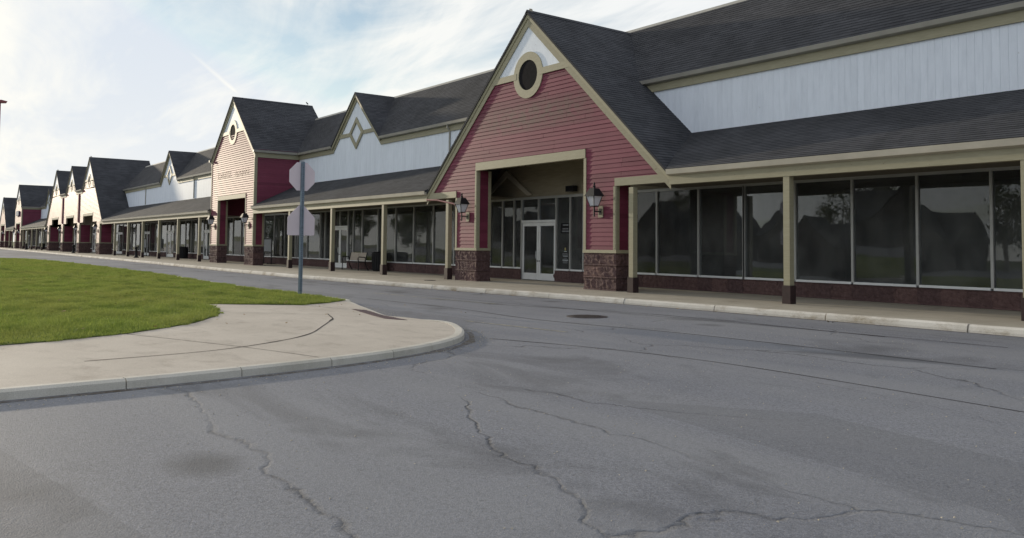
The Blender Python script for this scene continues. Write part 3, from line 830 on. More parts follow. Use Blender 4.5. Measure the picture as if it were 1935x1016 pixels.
# ------------------------------------------------------------------ setting: ground, road, pavement, lawn
def sheet(name, poly, z, mat, kind='structure', parent=None):
    me = bpy.data.meshes.new(name); bm = bmesh.new()
    f = bm.faces.new([bm.verts.new((x, y, z)) for x, y in poly]); bmesh.ops.triangulate(bm, faces=[f])
    bmesh.ops.recalc_face_normals(bm, faces=bm.faces)
    if bm.faces[:] and bm.faces[:][0].normal.z < 0: bmesh.ops.reverse_faces(bm, faces=bm.faces)
    bm.to_mesh(me); bm.free(); me.materials.append(MAT[mat])
    return link(name, me, parent, kind)

sheet('ground', [(-1200, -1200), (1200, -1200), (1200, 1200), (-1200, 1200)], -0.30, 'field')
sheet('road', [(-260, -110), (70, -110), (70, -1.0), (-260, -1.0)], -0.15, 'asphalt')

KP = [(40, -1.9), (12, -2.0), (3.6, -2.40), (-0.9, -2.80), (-6.5, -3.35), (-12.7, -3.75), (-20, -3.85), (-28, -3.70), (-45, -3.35), (-67, -2.95), (-110, -2.5), (-160, -2.2), (-215, -2.2)]
KX = np.array([p[0] for p in KP][::-1]); KY = np.array([p[1] for p in KP][::-1])
def kerb_y(x):
    return sum(float(np.interp(x + d, KX, KY)) for d in (-6, -3, 0, 3, 6)) / 5

xs = np.arange(-205, 38.1, 1.0)
m = MB(); n = len(xs)
vs = [(x, kerb_y(x) + 0.14, 0.0) for x in xs] + [(x, 9.0, 0.0) for x in xs]
m.add(vs, [(i, i + 1, n + i + 1, n + i) for i in range(n - 1)])
pave = m.build('pavement', 'sidewalk', None, 'structure')
x = -204.0; k = 0
while x < 36:
    L = 3.0 + 0.02
    m = MB(); pts = []
    for t in (0.0, 0.5, 1.0):
        xx = x + 0.012 + (L - 0.03) * t; y = kerb_y(xx) + 0.004 * math.sin(k * 2.1)
        pts.append((xx, y))
    prof = [(-0.02, -0.30), (-0.02, -0.10), (0.0, -0.03), (0.035, 0.004), (0.15, 0.006), (0.15, -0.30)]
    j = 0.006 * math.sin(k * 1.7)
    vs = [(px_, y + a, b + (j if b > -0.05 else 0)) for px_, y in pts for a, b in prof]; q = len(prof)
    fs = [(i * q + e, i * q + (e + 1) % q, (i + 1) * q + (e + 1) % q, (i + 1) * q + e) for i in range(2) for e in range(q)] + [tuple(range(q)), tuple(range(3 * q - 1, 2 * q - 1, -1))]
    m.add(vs, fs); m.build('kerb_stone', 'kerb', pave)
    x += L; k += 1

_far = [(-61, -11.6), (-58.4, -10.0), (-50.7, -9.1), (-41.7, -8.75), (-32.0, -8.65), (-23.9, -8.7), (-20.5, -8.65), (-10.35, -9.15), (-4.96, -9.15), (-2.86, -9.02), (-1.12, -9.02), (0.3, -9.08), (0.83, -9.22)]
_near = [(0.83, -9.22), (1.38, -9.92), (1.76, -10.79), (1.04, -11.71), (0.32, -12.66), (1.24, -12.79), (2.54, -13.04), (3.3, -13.25), (3.95, -13.57), (5.03, -14.25), (5.7, -14.89), (6.41, -15.74), (7.0, -17.0), (7.5, -19), (7.8, -22), (7.8, -40)]
NF = len(_far)
GRASS = _far + _near[1:] + [(-64, -40), (-66, -20), (-63.5, -13)]
GRASS_SMOOTH = GRASS
def sheet_walk():
    inner = [(0.83, -9.22), (2.0, -9.52), (3.35, -9.90), (4.5, -10.24), (5.35, -10.44), (6.1, -10.28), (6.95, -10.24), (7.65, -10.33), (8.75, -10.88), (9.7, -11.7), (10.5, -13.2), (11.0, -15.5), (11.2, -18.5), (11.3, -24), (11.3, -40)]
    poly = _near[1:][::-1] + [(p.x, p.y) for p in smooth(inner, 6)]
    return sheet('walkway', poly, -0.055, 'walk'), inner
lawn = sheet('lawn', GRASS, -0.045, 'soil')

def point_in(poly, X, Y):
    ins = np.zeros(len(X), bool); n = len(poly); j = n - 1
    for i in range(n):
        xi, yi = poly[i]; xj, yj = poly[j]
        c = ((yi > Y) != (yj > Y)) & (X < (xj - xi) * (Y - yi) / (yj - yi + 1e-12) + xi)
        ins ^= c; j = i
    return ins

def smooth(pts, n=4):
    out = []
    P = [Vector((*p, 0)) for p in pts]
    for i in range(len(P) - 1):
        p0, p1, p2, p3 = P[max(i - 1, 0)], P[i], P[i + 1], P[min(i + 2, len(P) - 1)]
        for k in range(n):
            t = k / n
            out.append(0.5 * ((2 * p1) + (p2 - p0) * t + (2 * p0 - 5 * p1 + 4 * p2 - p3) * t * t + (3 * p1 - p0 - 3 * p2 + p3) * t ** 3))
    out.append(P[-1]); return out

walk, INNER = sheet_walk()
def kerb_run(path, parent, heights, w=0.16, seg=6, mat='kerbplain'):
    """kerb stones along a path; the road lies on the left-hand side when walking along it"""
    P = smooth(path, seg)
    for i in range(0, len(P) - 1, 3):
        S = P[i:i + 4]
        if len(S) < 2: continue
        vs = []
        for j, p in enumerate(S):
            d = (P[min(i + j + 1, len(P) - 1)] - P[max(i + j - 1, 0)]).normalized(); nrm_ = Vector((-d.y, d.x, 0))
            h = heights(p)
            q = p - d * (0.006 if j == len(S) - 1 else 0) + d * (0.006 if j == 0 else 0)
            for a, b in ((0.0, -0.30), (0.0, h), (w - 0.04, h + 0.003), (w, h - 0.025), (w + 0.015, -0.30)):
                vs.append((q.x + nrm_.x * a, q.y + nrm_.y * a, b))
        m = MB(); c = 5
        fs = [(a * c + e, a * c + (e + 1) % c, (a + 1) * c + (e + 1) % c, (a + 1) * c + e) for a in range(len(S) - 1) for e in range(c)] + [tuple(range(c)), tuple(range(len(S) * c - 1, (len(S) - 1) * c - 1, -1))]
        m.add(vs, fs); m.build('kerb_stone', mat, parent)
kerb_run(INNER, walk, lambda p: -0.045 if p.x > 7.0 else -0.085 + 0.04 * max(0, min(1, (p.x - 6.2) / 0.8)) + 0.03 * max(0, min(1, (2.2 - p.x) / 1.4)))
kerb_run([(x, y + 0.05) for x, y in _far], lawn, lambda p: -0.05)
m = MB()   # flush apron where the ramp meets the road
# saw-cut and filled joints in the walkway
def strip(path, w, z, mat, parent, name='joint_filler', n=6):
    P = smooth(path, n); vs = []; fs = []
    for i, p in enumerate(P):
        d = (P[min(i + 1, len(P) - 1)] - P[max(i - 1, 0)]).normalized(); nr = Vector((-d.y, d.x, 0))
        ww = w * (0.6 + 0.8 * mnoise.noise(p * 1.3 + Vector((3, 1, 7))) ** 2 * 2)
        vs += [(p.x - nr.x * ww, p.y - nr.y * ww, z), (p.x + nr.x * ww, p.y + nr.y * ww, z)]
    fs = [(2 * i, 2 * i + 1, 2 * i + 3, 2 * i + 2) for i in range(len(P) - 1)]
    m = MB(); m.add(vs, fs); return m.build(name, mat, parent)
strip([(4.45, -11.33), (5.0, -11.52), (5.5, -11.70), (5.9, -11.93), (6.8, -12.49), (7.94, -13.24), (8.7, -14.1), (9.3, -15.3), (9.5, -16.9)], 0.020, -0.0505, 'filler', walk)
strip([(1.73, -10.83), (2.6, -10.6), (3.52, -10.38)], 0.010, -0.0508, 'filler', walk)
strip([(2.83, -13.11), (3.7, -12.3), (4.59, -11.44)], 0.009, -0.0508, 'filler', walk)
strip([(6.45, -15.75), (7.9, -15.2), (9.3, -14.7), (10.7, -14.3)], 0.010, -0.0508, 'filler', walk)
strip([(7.5, -18.7), (9.2, -18.5), (11.1, -18.3)], 0.010, -0.0508, 'filler', walk)

# cast warning plate set in the ramp
pl = thing('warning_plate', 'thin dark red cast tactile strip set into the concrete ramp', 'warning plate', (3.4, -10.1, -0.053))
PP = [(3.49, -10.30), (3.94, -10.17), (5.40, -10.50), (6.58, -10.60), (6.35, -10.72), (6.0, -10.82), (5.06, -10.65)]
m = MB(); m.prism([(x - 3.4, y + 10.1, 0.0) for x, y in PP], (0, 0, 0.006)); m.build('plate', 'tactile', pl)
m = MB(); pa = np.array([(3.4 + 0.07 * i, -10.9 + 0.07 * j) for i in range(48) for j in range(13)])
for x, y in pa[point_in(PP, pa[:, 0], pa[:, 1])]:
    m.add([(x - 3.4 + 0.02 * cx_, y + 10.1 + 0.02 * cy_, 0.0061) for cx_, cy_ in ((1, 0), (0, 1), (-1, 0), (0, -1))] + [(x - 3.4, y + 10.1, 0.013)], [(0, 1, 4), (1, 2, 4), (2, 3, 4), (3, 0, 4)])
m.build('dome_studs', 'tactile', pl, 'stuff')

# tar-filled road seams and worn paint
road = bpy.data.objects['road']
for path, w in (([(-30, -4.9), (-18, -4.7), (-9, -4.95), (-2, -5.2), (4, -5.0), (10, -4.4), (15, -4.1)], 0.018),
                ([(-1, -7.6), (3.5, -7.4), (7, -7.6), (11, -7.0), (16, -6.9)], 0.028),
                ([(0, -5.9), (3, -5.55), (6, -4.6), (8.5, -4.2), (13, -4.3)], 0.022),
                ([(9.4, -10.6), (11.5, -9.9), (14, -9.6), (18, -9.9)], 0.016)):
    strip(path, w, -0.1465, 'filler', road, 'tar_seam', 10)
m_dirt, nt, b_ = bsdf('gutter_dirt', 0.9, 0.2)
setc(nt, b_, mixc(nt, ramp(nt, noise_(nt, pos(nt, (0.8, 2, 1)), 3, 7, 0.72), [(0.38, 0), (0.62, 1)]), (0.165, 0.163, 0.168), (0.085, 0.068, 0.048)))
MAT['dirt'] = m_dirt
strip([(x, kerb_y(x) - 0.07) for x in np.arange(-60, 24, 2.0)], 0.075, -0.1470, 'dirt', road, 'gutter_dirt', 3)
strip([(p[0] + 0.23, p[1] + 0.20) for p in INNER[6:10]] + [(p[0] + 0.28, p[1]) for p in INNER[10:13]], 0.07, -0.1470, 'dirt', road, 'gutter_dirt', 6)
m_paint, nt, b_ = bsdf('worn_road_paint', 0.75, 0.3)
g_ = noise_(nt, pos(nt), 6, 6, 0.75)
setc(nt, b_, mixc(nt, ramp(nt, g_, [(0.40, 0), (0.62, 1)]), (0.155, 0.153, 0.15), (0.40, 0.36, 0.24)))
MAT['paint'] = m_paint
strip([(-3.5, -6.1), (2.6, -5.55)], 0.05, -0.1462, 'paint', road, 'painted_line')
strip([(6.4, -9.1), (9.3, -8.75)], 0.05, -0.1462, 'paint', road, 'painted_line')

# loose grit near the kerb and the camera
rg = np.random.default_rng(9); m = MB()
for _ in range(2600):
    x = rg.uniform(8, 21); y = rg.uniform(-17, -3)
    if rg.random() < 0.5:
        t = rg.uniform(0, len(INNER) - 3); i = int(t); f_ = t - i
        x = INNER[i][0] * (1 - f_) + INNER[i + 1][0] * f_ + 0.25 + abs(rg.normal(0, 0.25)); y = INNER[i][1] * (1 - f_) + INNER[i + 1][1] * f_ + rg.normal(0, 0.15) + 0.2
    sz = rg.uniform(0.004, 0.013); a = rg.uniform(0, 6.28)
    q = [(x + sz * math.cos(a + k * 2.09) * rg.uniform(0.7, 1.2), y + sz * math.sin(a + k * 2.09) * rg.uniform(0.7, 1.2), -0.1495) for k in range(3)]
    m.add(q + [(x, y, -0.15 + sz * rg.uniform(0.6, 1.1))], [(0, 1, 3), (1, 2, 3), (2, 0, 3)])
tag(m.build('grit', 'sidewalk', None, 'stuff'), 'loose grit scattered on the asphalt along the kerb', 'grit')
# fallen leaves and litter flecks
MAT['leaflitter'] = plain('dry_leaf', (0.30, 0.20, 0.10), 0.8, 0.2, 0, 0.5, 5)
m = MB()
for _ in range(420):
    if rg.random() < 0.6:
        x = rg.uniform(-25, 7); y = rg.uniform(-17, -9); z = 0.02
    else:
        x = rg.uniform(-30, 12); y = kerb_y(x) + rg.normal(-0.12, 0.12); z = -0.145
        if y > kerb_y(x) - 0.03: y = kerb_y(x) - 0.06
    sz = rg.uniform(0.02, 0.045); a = rg.uniform(0, 6.28); u = Vector((math.cos(a), math.sin(a), rg.uniform(-0.3, 0.3))) * sz; w = Vector((-math.sin(a), math.cos(a), rg.uniform(0, 0.5))) * sz * 0.6
    p = Vector((x, y, z)); m.add([p - u, p + w, p + u, p - w * 0.8], [(0, 1, 2, 3)])
tag(m.build('fallen_leaves', 'leaflitter', None, 'stuff'), 'small dry leaves scattered on the lawn and in the gutter', 'leaves')
# manhole
mh = thing('manhole_cover', 'round dark iron manhole cover in the road', 'manhole', (6.93, -6.12, -0.15))
m = MB(); m.lathe([(0.47, 0.0), (0.47, 0.007), (0.40, 0.008)], n=40); m.build('rim', 'iron', mh)
m = MB(); m.lathe([(0.395, 0.0), (0.395, 0.011), (0.385, 0.013)], n=40)
for i in range(-4, 5):
    for j in range(-4, 5):
        if i * i + j * j < 20: m.box(i * 0.075 - 0.025, i * 0.075 + 0.025, j * 0.075 - 0.025, j * 0.075 + 0.025, 0.0131, 0.018)
m.build('lid', 'iron', mh)
dr = thing('pavement_drain', 'small dark drain grate in the pavement beside the stone pier', 'drain', (-7.95, -1.25, 0.0))
m = MB(); m.lathe([(0.24, 0.001), (0.24, 0.008), (0.2, 0.009)], n=20); m.build('rim', 'iron', dr)
m = MB()
for i in range(-3, 4): m.box(-0.18, 0.18, i * 0.05 - 0.015, i * 0.05 + 0.015, 0.0092, 0.016)
m.build('bars', 'iron', dr)

# grass blades
rng = np.random.default_rng(5)
def blades(x0, x1, y0, y1, dens, h, w):
    n = int((x1 - x0) * (y1 - y0) * dens)
    X = rng.uniform(x0, x1, n); Y = rng.uniform(y0, y1, n)
    k = point_in(GRASS, X + 0.05 * np.sin(X * 7.1 + Y * 5.3) + 0.04 * np.sin(Y * 13.7 - X * 3.1), Y + 0.05 * np.sin(X * 6.3 - Y * 4.1) + 0.03 * np.sin(X * 17.0)); X, Y = X[k], Y[k]
    clump = 0.75 + 0.35 * np.sin(X * 1.9 + 1.3 * np.sin(Y * 2.3)) * np.sin(Y * 2.7 + X * 0.6)
    H = h * clump * rng.uniform(0.6, 1.35, len(X)); A = rng.uniform(0, 2 * np.pi, len(X)); B = rng.uniform(0, 2 * np.pi, len(X))
    lean = H * rng.uniform(0.1, 0.9, len(X))
    W = w * rng.uniform(0.7, 1.3, len(X))
    z = np.full(len(X), -0.05)
    p0 = np.stack([X - W * np.cos(A), Y - W * np.sin(A), z], 1); p1 = np.stack([X + W * np.cos(A), Y + W * np.sin(A), z], 1)
    p2 = np.stack([X + lean * np.cos(B), Y + lean * np.sin(B), z + H], 1)
    return np.stack([p0, p1, p2], 1).reshape(-1, 3)
V = np.concatenate([blades(-2, 8.2, -21, -8, 2900, 0.062, 0.006), blades(-2, 8.2, -21, -8, 60, 0.13, 0.007), blades(-14, -2, -21, -7.5, 1600, 0.068, 0.008),
                    blades(-34, -14, -20, -7.4, 560, 0.085, 0.013), blades(-75, -34, -18, -7.4, 200, 0.09, 0.022),
                    blades(-14, 8, -40, -21, 130, 0.085, 0.014)])
me = bpy.data.meshes.new('grass'); nv = len(V)
me.vertices.add(nv); me.vertices.foreach_set('co', V.astype(np.float32).ravel())
me.loops.add(nv); me.loops.foreach_set('vertex_index', np.arange(nv, dtype=np.int32))
me.polygons.add(nv // 3); me.polygons.foreach_set('loop_start', np.arange(0, nv, 3, dtype=np.int32)); me.polygons.foreach_set('loop_total', np.full(nv // 3, 3, np.int32))
me.materials.append(MAT['grass']); me.update(); me.validate()
tag(link('grass', me, None, 'stuff'), 'short mown green lawn grass beside the road', 'grass')

# ------------------------------------------------------------------ the mall
C1 = -3.15
pavilion('gabled_pavilion', 'large wide red clapboard gable with stained siding and broad entrance, nearest the camera',
         [(C1, 10.22)], (C1 - 7.05, C1 + 7.05),
         [(C1 - 7.05, -7.97, 3.68), (-7.97, -6.45, 1.335), (-6.45, 0.0, 4.76), (0.0, 1.55, 1.335), (1.55, C1 + 7.05, 3.68)],
         [(7.72, 0.87)], [(-6.52, 0.07, 4.45, 4.76)], [(-7.97, -6.45, 0.66), (0.0, 1.55, 0.66)], 0.92, None,
         wings=[(C1 - 7.0, -7.93, 3.42, 3.68), (1.51, C1 + 7.0, 3.42, 3.68)], scar=True, near=True, yb=5.48,
         store=(-10.55, 4.3), doors=[(-7.34, -5.02)], mull=[-9.68, -8.73, -7.88, -4.14, -3.35, -1.4, 0.55, 2.45])
pavilion('gabled_pavilion', 'tall narrow red clapboard gable with lettering ghost and dark red side wall',
         [(-36.36, 11.53)], (-40.85, -31.88),
         [(-40.85, -39.2, 1.335), (-39.2, -33.5, 4.74), (-33.5, -31.88, 1.335)],
         [(8.99, 0.85)], [(-39.26, -33.44, 4.45, 4.74)], [(-40.85, -39.2, 0.66), (-33.5, -31.88, 0.66)], 0.90, None,
         near=False, yb=5.75, sidewalls=[(-31.88, 3.46, 7.3, 1), (-40.85, 3.46, 7.3, -1)],
         store=(-40.85, -31.88), mull=[-40.0, -38.08, -36.03, -34.09, -32.19])
T3 = [(-111.35, 11.36), (-99.2, 11.15), (-87.45, 11.38)]
pavilion('gabled_pavilion', 'wide red clapboard front with three steep gables in a row beyond the second arcade',
         T3, (-119.6, -79.0),
         [(-119.6, -118.3, 3.68), (-118.3, -116.6, 1.335), (-116.6, -114.4, 3.72), (-114.4, -108.8, 4.74), (-108.8, -106.3, 3.72), (-106.3, -104.7, 1.335), (-104.7, -102.5, 3.72), (-102.5, -96.9, 4.74), (-96.9, -94.4, 3.72),
          (-94.4, -92.8, 1.335), (-92.8, -90.6, 3.72), (-90.6, -84.6, 4.74), (-84.6, -82.3, 3.72), (-82.3, -80.5, 1.335), (-80.5, -79.0, 3.68)],
         [(8.55, 0.80)] * 3, [(-114.4, -108.8, 4.45, 4.74), (-102.5, -96.9, 4.45, 4.74), (-90.6, -84.6, 4.45, 4.74)],
         [(-118.3, -116.6, 1.3), (-106.3, -104.7, 1.3), (-94.4, -92.8, 1.3), (-82.3, -80.5, 1.3)], 0.90, None, flat=7.72,
         wings=[(-119.55, -118.26, 3.42, 3.68), (-80.54, -79.05, 3.42, 3.68)], near=False, yb=6.6,
         store=(-119.6, -79.0), doors=[(-112.9, -110.7), (-100.8, -98.6), (-87.2, -83.2)], chase=[(-105.7, -105.1, 3.8, 7.3), (-93.9, -93.3, 3.8, 7.3)])
pavilion('gabled_pavilion', 'distant tall narrow red clapboard gable carrying a small navy sign',
         [(-153.1, 11.55)], (-157.6, -148.6),
         [(-157.6, -155.9, 1.335), (-155.9, -150.3, 4.74), (-150.3, -148.6, 1.335)],
         [(8.6, 0.80)], [(-155.95, -150.25, 4.45, 4.74)], [(-157.6, -155.9, 0.66), (-150.3, -148.6, 0.66)], 0.90, None,
         near=False, yb=5.75, sidewalls=[(-148.6, 3.46, 7.3, 1)], store=(-157.6, -148.6))
C5 = -178.0
pavilion('gabled_pavilion', 'farthest wide gable, small at the left end of the mall',
         [(C5, 10.22)], (C5 - 7.05, C5 + 7.05),
         [(C5 - 7.05, C5 - 4.8, 3.68), (C5 - 4.8, C5 - 3.2, 1.335), (C5 - 3.2, C5 + 3.2, 4.76), (C5 + 3.2, C5 + 4.8, 1.335), (C5 + 4.8, C5 + 7.05, 3.68)],
         [(7.72, 0.87)], [(C5 - 3.25, C5 + 3.25, 4.45, 4.76)], [(C5 - 4.8, C5 - 3.2, 1.3), (C5 + 3.2, C5 + 4.8, 1.3)], 0.92, None,
         wings=[(C5 - 7.0, C5 - 4.76, 3.42, 3.68), (C5 + 4.76, C5 + 7.0, 3.42, 3.68)], near=False, yb=5.48, store=(C5 - 7.05, C5 + 7.05))

arcade('arcade_shopfront', 'arcade of shop windows with white diamond dormer behind the road sign, bench inside', -31.85, -10.18, [-8.55, -14.25, -20.0, -25.8],
       [(-26.5, -24.25)], dormer=-23.4, mull=[-12.68, -14.6, -16.55, -18.48, -19.75, -20.48, -22.4, -23.55, -27.5, -28.22, -30.23], store=(-31.85, -10.58), main=(-35.6, C1), shed=(-31.85, -8.3), spouts=[-13.2])
arcade('arcade_shopfront', 'arcade with white diamond dormer between the narrow gable and the triple gable', -78.98, -40.88, [-43.5, -49.3, -55.2, -61.0, -66.85, -72.75],
       [(-73.2, -70.8), (-64.25, -61.6), (-52.4, -50.7)], dormer=-63.9, store=(-78.95, -40.9), main=(-84.2, -37.2), shed=(-80.9, -40.88), spouts=[-73.1, -55.65], near=False)
arcade('arcade_shopfront', 'distant arcade with white dormer between the triple gable and the sign gable', -148.58, -119.62, [-123.5, -129.3, -134.8, -140.2, -145.6],
       [(-131.5, -129.2), (-138.5, -136.2)], dormer=-139.4, store=(-148.55, -119.65), main=(-151.5, -114.5), shed=(-148.58, -117.8), near=False)
arcade('arcade_shopfront', 'short far arcade between the two leftmost gables', -170.9, -157.65, [-160.8, -165.8],
       [(-164.5, -162.3)], store=(-170.9, -157.65), main=(-178, -154.5), shed=(-172.8, -157.65), near=False)
arcade('arcade_shopfront', 'arcade of shop windows to the right of the nearest gable', 3.92, 25.6, [2.3, 8.0, 13.75, 19.5, 25.2],
       [(15.5, 17.75)], dormer=17.1, store=(4.32, 25.6), main=(C1, 25.6), shed=(2.0, 25.6))

# ------------------------------------------------------------------ fittings on the mall
def lantern():
    r = thing('wall_lantern', '', 'wall lamp')
    m = MB(); m.box(-0.11, 0.11, -0.062, -0.03, -0.19, 0.19); m.build('back_block', 'trim', r)
    m = MB(); m.box(-0.055, 0.055, -0.085, -0.062, -0.10, 0.10); m.build('back_plate', 'black', r)
    m = MB(); m.box(-0.022, 0.022, -0.34, -0.085, -0.022, 0.022); m.build('arm', 'black', r)
    m = MB(); m.tube([(0, -0.34, -0.17), (0, -0.34, 0.16)], 0.026, 8); m.build('stem', 'black', r)
    def ring(w, z): return [(-w, -0.34 - w, z), (w, -0.34 - w, z), (w, -0.34 + w, z), (-w, -0.34 + w, z)]
    lo, hi = ring(0.10, 0.185), ring(0.185, 0.50)
    m = MB(); m.prism(ring(0.115, 0.155), (0, 0, 0.03)); m.build('lamp_base', 'black', r)
    for i in range(4):
        m = MB(); m.tube([lo[i], hi[i]], 0.014, 6); m.build('lamp_bar', 'black', r)
    for i in range(4):
        j = (i + 1) % 4
        m = MB()
        cc = sum((Vector(p) for p in (lo[i], lo[j], hi[j], hi[i])), Vector()) / 4 - Vector((0, -0.34, 0.34)); cc.z = 0
        m.prism([lo[i], lo[j], hi[j], hi[i]], tuple(-cc.normalized() * 0.008)); m.build('lamp_pane', 'frost', r)
    m = MB(); a, b, c = ring(0.235, 0.50), ring(0.225, 0.53), ring(0.115, 0.76)
    m.add(a + b + c, [(0, 1, 2, 3)] + [(i, (i + 1) % 4, 4 + (i + 1) % 4, 4 + i) for i in range(4)] + [(4 + i, 4 + (i + 1) % 4, 8 + (i + 1) % 4, 8 + i) for i in range(4)] + [(8, 9, 10, 11)])
    m.build('lamp_roof', 'black', r)
    m = MB(); m.lathe([(0.05, 0.76), (0.035, 0.80), (0.055, 0.83), (0.02, 0.87), (0.035, 0.90), (0.004, 0.98)], (0, -0.34), 8); m.build('finial', 'black', r)
    return r
L0 = lantern()
lamps = [(-7.05, 'black lantern on the left pier of the nearest gable'), (0.85, 'black lantern on the right pier of the nearest gable'),
         (-39.75, 'black lantern on the left pier of the narrow lettered gable'), (-32.7, 'black lantern on the right pier of the narrow lettered gable'),
         (-117.4, 'leftmost black lantern on the triple gable'), (-105.4, 'second black lantern from the left on the triple gable'), (-93.5, 'third black lantern from the left on the triple gable'), (-81.4, 'rightmost black lantern on the triple gable'),
         (-156.7, 'far black lantern on the left pier of the sign gable'), (-149.4, 'far black lantern on the right pier of the sign gable'), (C5 + 4.0, 'far black lantern on the right pier of the leftmost gable')]
for i, (x, lab) in enumerate(lamps):
    o = L0 if i == 0 else copy_tree(L0)
    o.location = (x, 0, 2.60); tag(o, lab, 'wall lamp', 'lanterns on the pavilion piers')

# chevron and flood light inside the nearest entrance
m = MB()
ch = thing('chevron_ornament', 'tan wooden chevron on the back wall inside the nearest entrance', 'ornament', (-8.4, YS - 0.025, 3.7))
m = MB(); m.xz([(0.0, 1.05), (1.85, -0.10), (1.50, -0.10), (0.0, 0.78)], -0.10, -0.0); m.build('chevron_board', 'gutter', ch)
m = MB(); m.xz([(0.0, 1.05), (-1.85, -0.10), (-1.50, -0.10), (0.0, 0.78)], -0.10, -0.0); m.build('chevron_board', 'gutter', ch)
fl = thing('flood_light', 'small black flood light under the ceiling of the nearest entrance', 'flood light', (-3.9, YS - 0.02, 3.72))
m = MB(); m.box(-0.24, 0.24, -0.30, -0.08, -0.10, 0.13); m.build('housing', 'black', fl)
m = MB(); m.box(-0.20, 0.20, -0.305, -0.301, -0.07, 0.10); m.build('lens', 'vent', fl)
m = MB(); m.box(-0.05, 0.05, -0.08, 0.0, -0.04, 0.06); m.build('bracket', 'black', fl)
# faded pipe at the end of the arcade gutter
tag(MB_ := (lambda m: (m.tube([(-10.1, -0.16, 3.40), (-9.3, -0.12, 3.36), (-8.05, -0.06, 3.16), (-7.96, -0.06, 3.12)], 0.035, 8), m.build('drain_pipe', 'pinkpipe'))[1])(MB()), 'faded red drain pipe running from the gutter end to the stone pier', 'pipe')
# black bird on the ridge
bd = MB(); bd.tube([(0, 0.16, 0.16), (0, 0.08, 0.17), (0, 0.0, 0.19), (0, -0.07, 0.27), (0, -0.10, 0.33), (0, -0.13, 0.335), (0, -0.19, 0.325)], [0.008, 0.035, 0.075, 0.06, 0.045, 0.03, 0.004], 8)
bd.tube([(0.02, 0.0, 0.14), (0.02, 0.0, 0.03)], 0.008, 5); bd.tube([(-0.02, 0.0, 0.14), (-0.02, 0.0, 0.03)], 0.008, 5)
bo = bd.build('bird', 'black', None, None, True); bo.scale = (0.7, 0.7, 0.7); bo.location = (-36.36, 5.35, 11.55); tag(bo, 'small dark bird perched on the ridge of the narrow gable', 'bird')

def text(name, s, size, loc, mat, parent, sx=1.0, depth=0.004):
    cu = bpy.data.curves.new(name, 'FONT'); cu.body = s; cu.size = size; cu.extrude = depth; cu.align_x = 'CENTER'; cu.align_y = 'CENTER'
    o = bpy.data.objects.new(name, cu); COL.objects.link(o)
    dg = bpy.context.evaluated_depsgraph_get(); me = bpy.data.meshes.new_from_object(o.evaluated_get(dg))
    bpy.data.objects.remove(o); me.materials.clear(); me.materials.append(MAT[mat])
    r = link(name, me, parent, None, loc); r.rotation_euler = (math.pi / 2, 0, 0); r.scale = (sx, 1, 1)
    return r
t2 = bpy.data.objects['gabled_pavilion.001']
text('ghost_word', 'DRESS', 0.60, (-1.62, -0.032, 6.17), 'scarletter', t2, 1.75, 0.002)
text('ghost_word', 'BARN', 0.60, (2.0, -0.032, 6.12), 'scarletter', t2, 1.75, 0.002)
sg = thing('shop_sign', 'small navy shop sign on the distant gable', 'sign', (-153.0, -0.05, 6.35))
m = MB(); m.box(-1.9, 1.9, -0.18, 0.0, -0.42, 0.42); m.build('sign_box', 'blue', sg)
m = MB(); m.xz([(-1.2, 0.2), (-0.2, 0.2), (-0.2, 0.06), (-0.9, 0.06), (-0.9, -0.05), (-0.2, -0.05), (-0.2, -0.28), (-1.2, -0.28), (-1.2, -0.18), (-0.5, -0.18), (-0.5, -0.12), (-1.2, -0.12)], -0.19, -0.181); m.xz([(0.2, -0.28), (0.5, -0.28), (0.5, 0.2), (0.2, 0.2)], -0.19, -0.181); m.build('sign_letters', 'paper', sg)
wsn = thing('wall_sign', 'small maroon sign board on the white wall of the distant arcade', 'sign', (-137.2, YW - 0.03, 6.2))
m = MB(); m.box(-0.7, 0.7, -0.08, 0.0, -0.4, 0.4); m.build('sign_board', 'maroon', wsn); m = MB(); m.box(-0.75, 0.75, -0.10, -0.0, 0.401, 0.45); m.build('sign_rim', 'black', wsn)

# window print on the nearest entrance
dc = thing('window_decal', 'pale lettering and yellow emblem on the glass right of the entrance doors', 'window lettering', (-4.48, YS - 0.012, 0.0))
m = MB(); m.lathe([(0.001, 0), (0.035, 0.001), (0.001, 0.002)], n=12)
m = MB(); m.xz([(0.05 * math.cos(a) * 0.8, 1.33 + 0.06 * math.sin(a)) for a in [k * math.pi / 6 for k in range(12)]], -0.004, 0.0); m.build('emblem', 'yellow', dc)
rng2 = random.Random(3)
for k, (z, w) in enumerate([(1.22, 0.14), (1.13, 0.30), (1.08, 0.34), (1.03, 0.26), (0.95, 0.16), (0.90, 0.28), (0.86, 0.32), (0.81, 0.25), (0.76, 0.29)]):
    m = MB(); x = -w / 2
    while x < w / 2:
        a = rng2.uniform(0.012, 0.03); m.box(x, x + a, -0.004, 0.0, z, z + 0.026); x += a + rng2.uniform(0.006, 0.014)
    m.build('lettering', 'greypaper' if k % 3 else 'paper', dc, 'stuff')
m = MB(); m.box(-0.28, 0.27, -0.003, 0.0, 1.97, 2.37); m.build('notice', 'vent', dc)
for z, w in ((2.02, 0.40), (2.12, 0.34), (2.27, 0.30)):
    m = MB(); x = -w / 2
    while x < w / 2:
        a = rng2.uniform(0.02, 0.05); m.box(x, x + a, -0.006, -0.0031, z, z + 0.055); x += a + rng2.uniform(0.008, 0.02)
    m.build('lettering', 'greypaper', dc, 'stuff')
d2 = thing('window_decal', 'small pale lettering on the glass beside the arcade shop door', 'window lettering', (-23.95, YS - 0.012, 0.0))
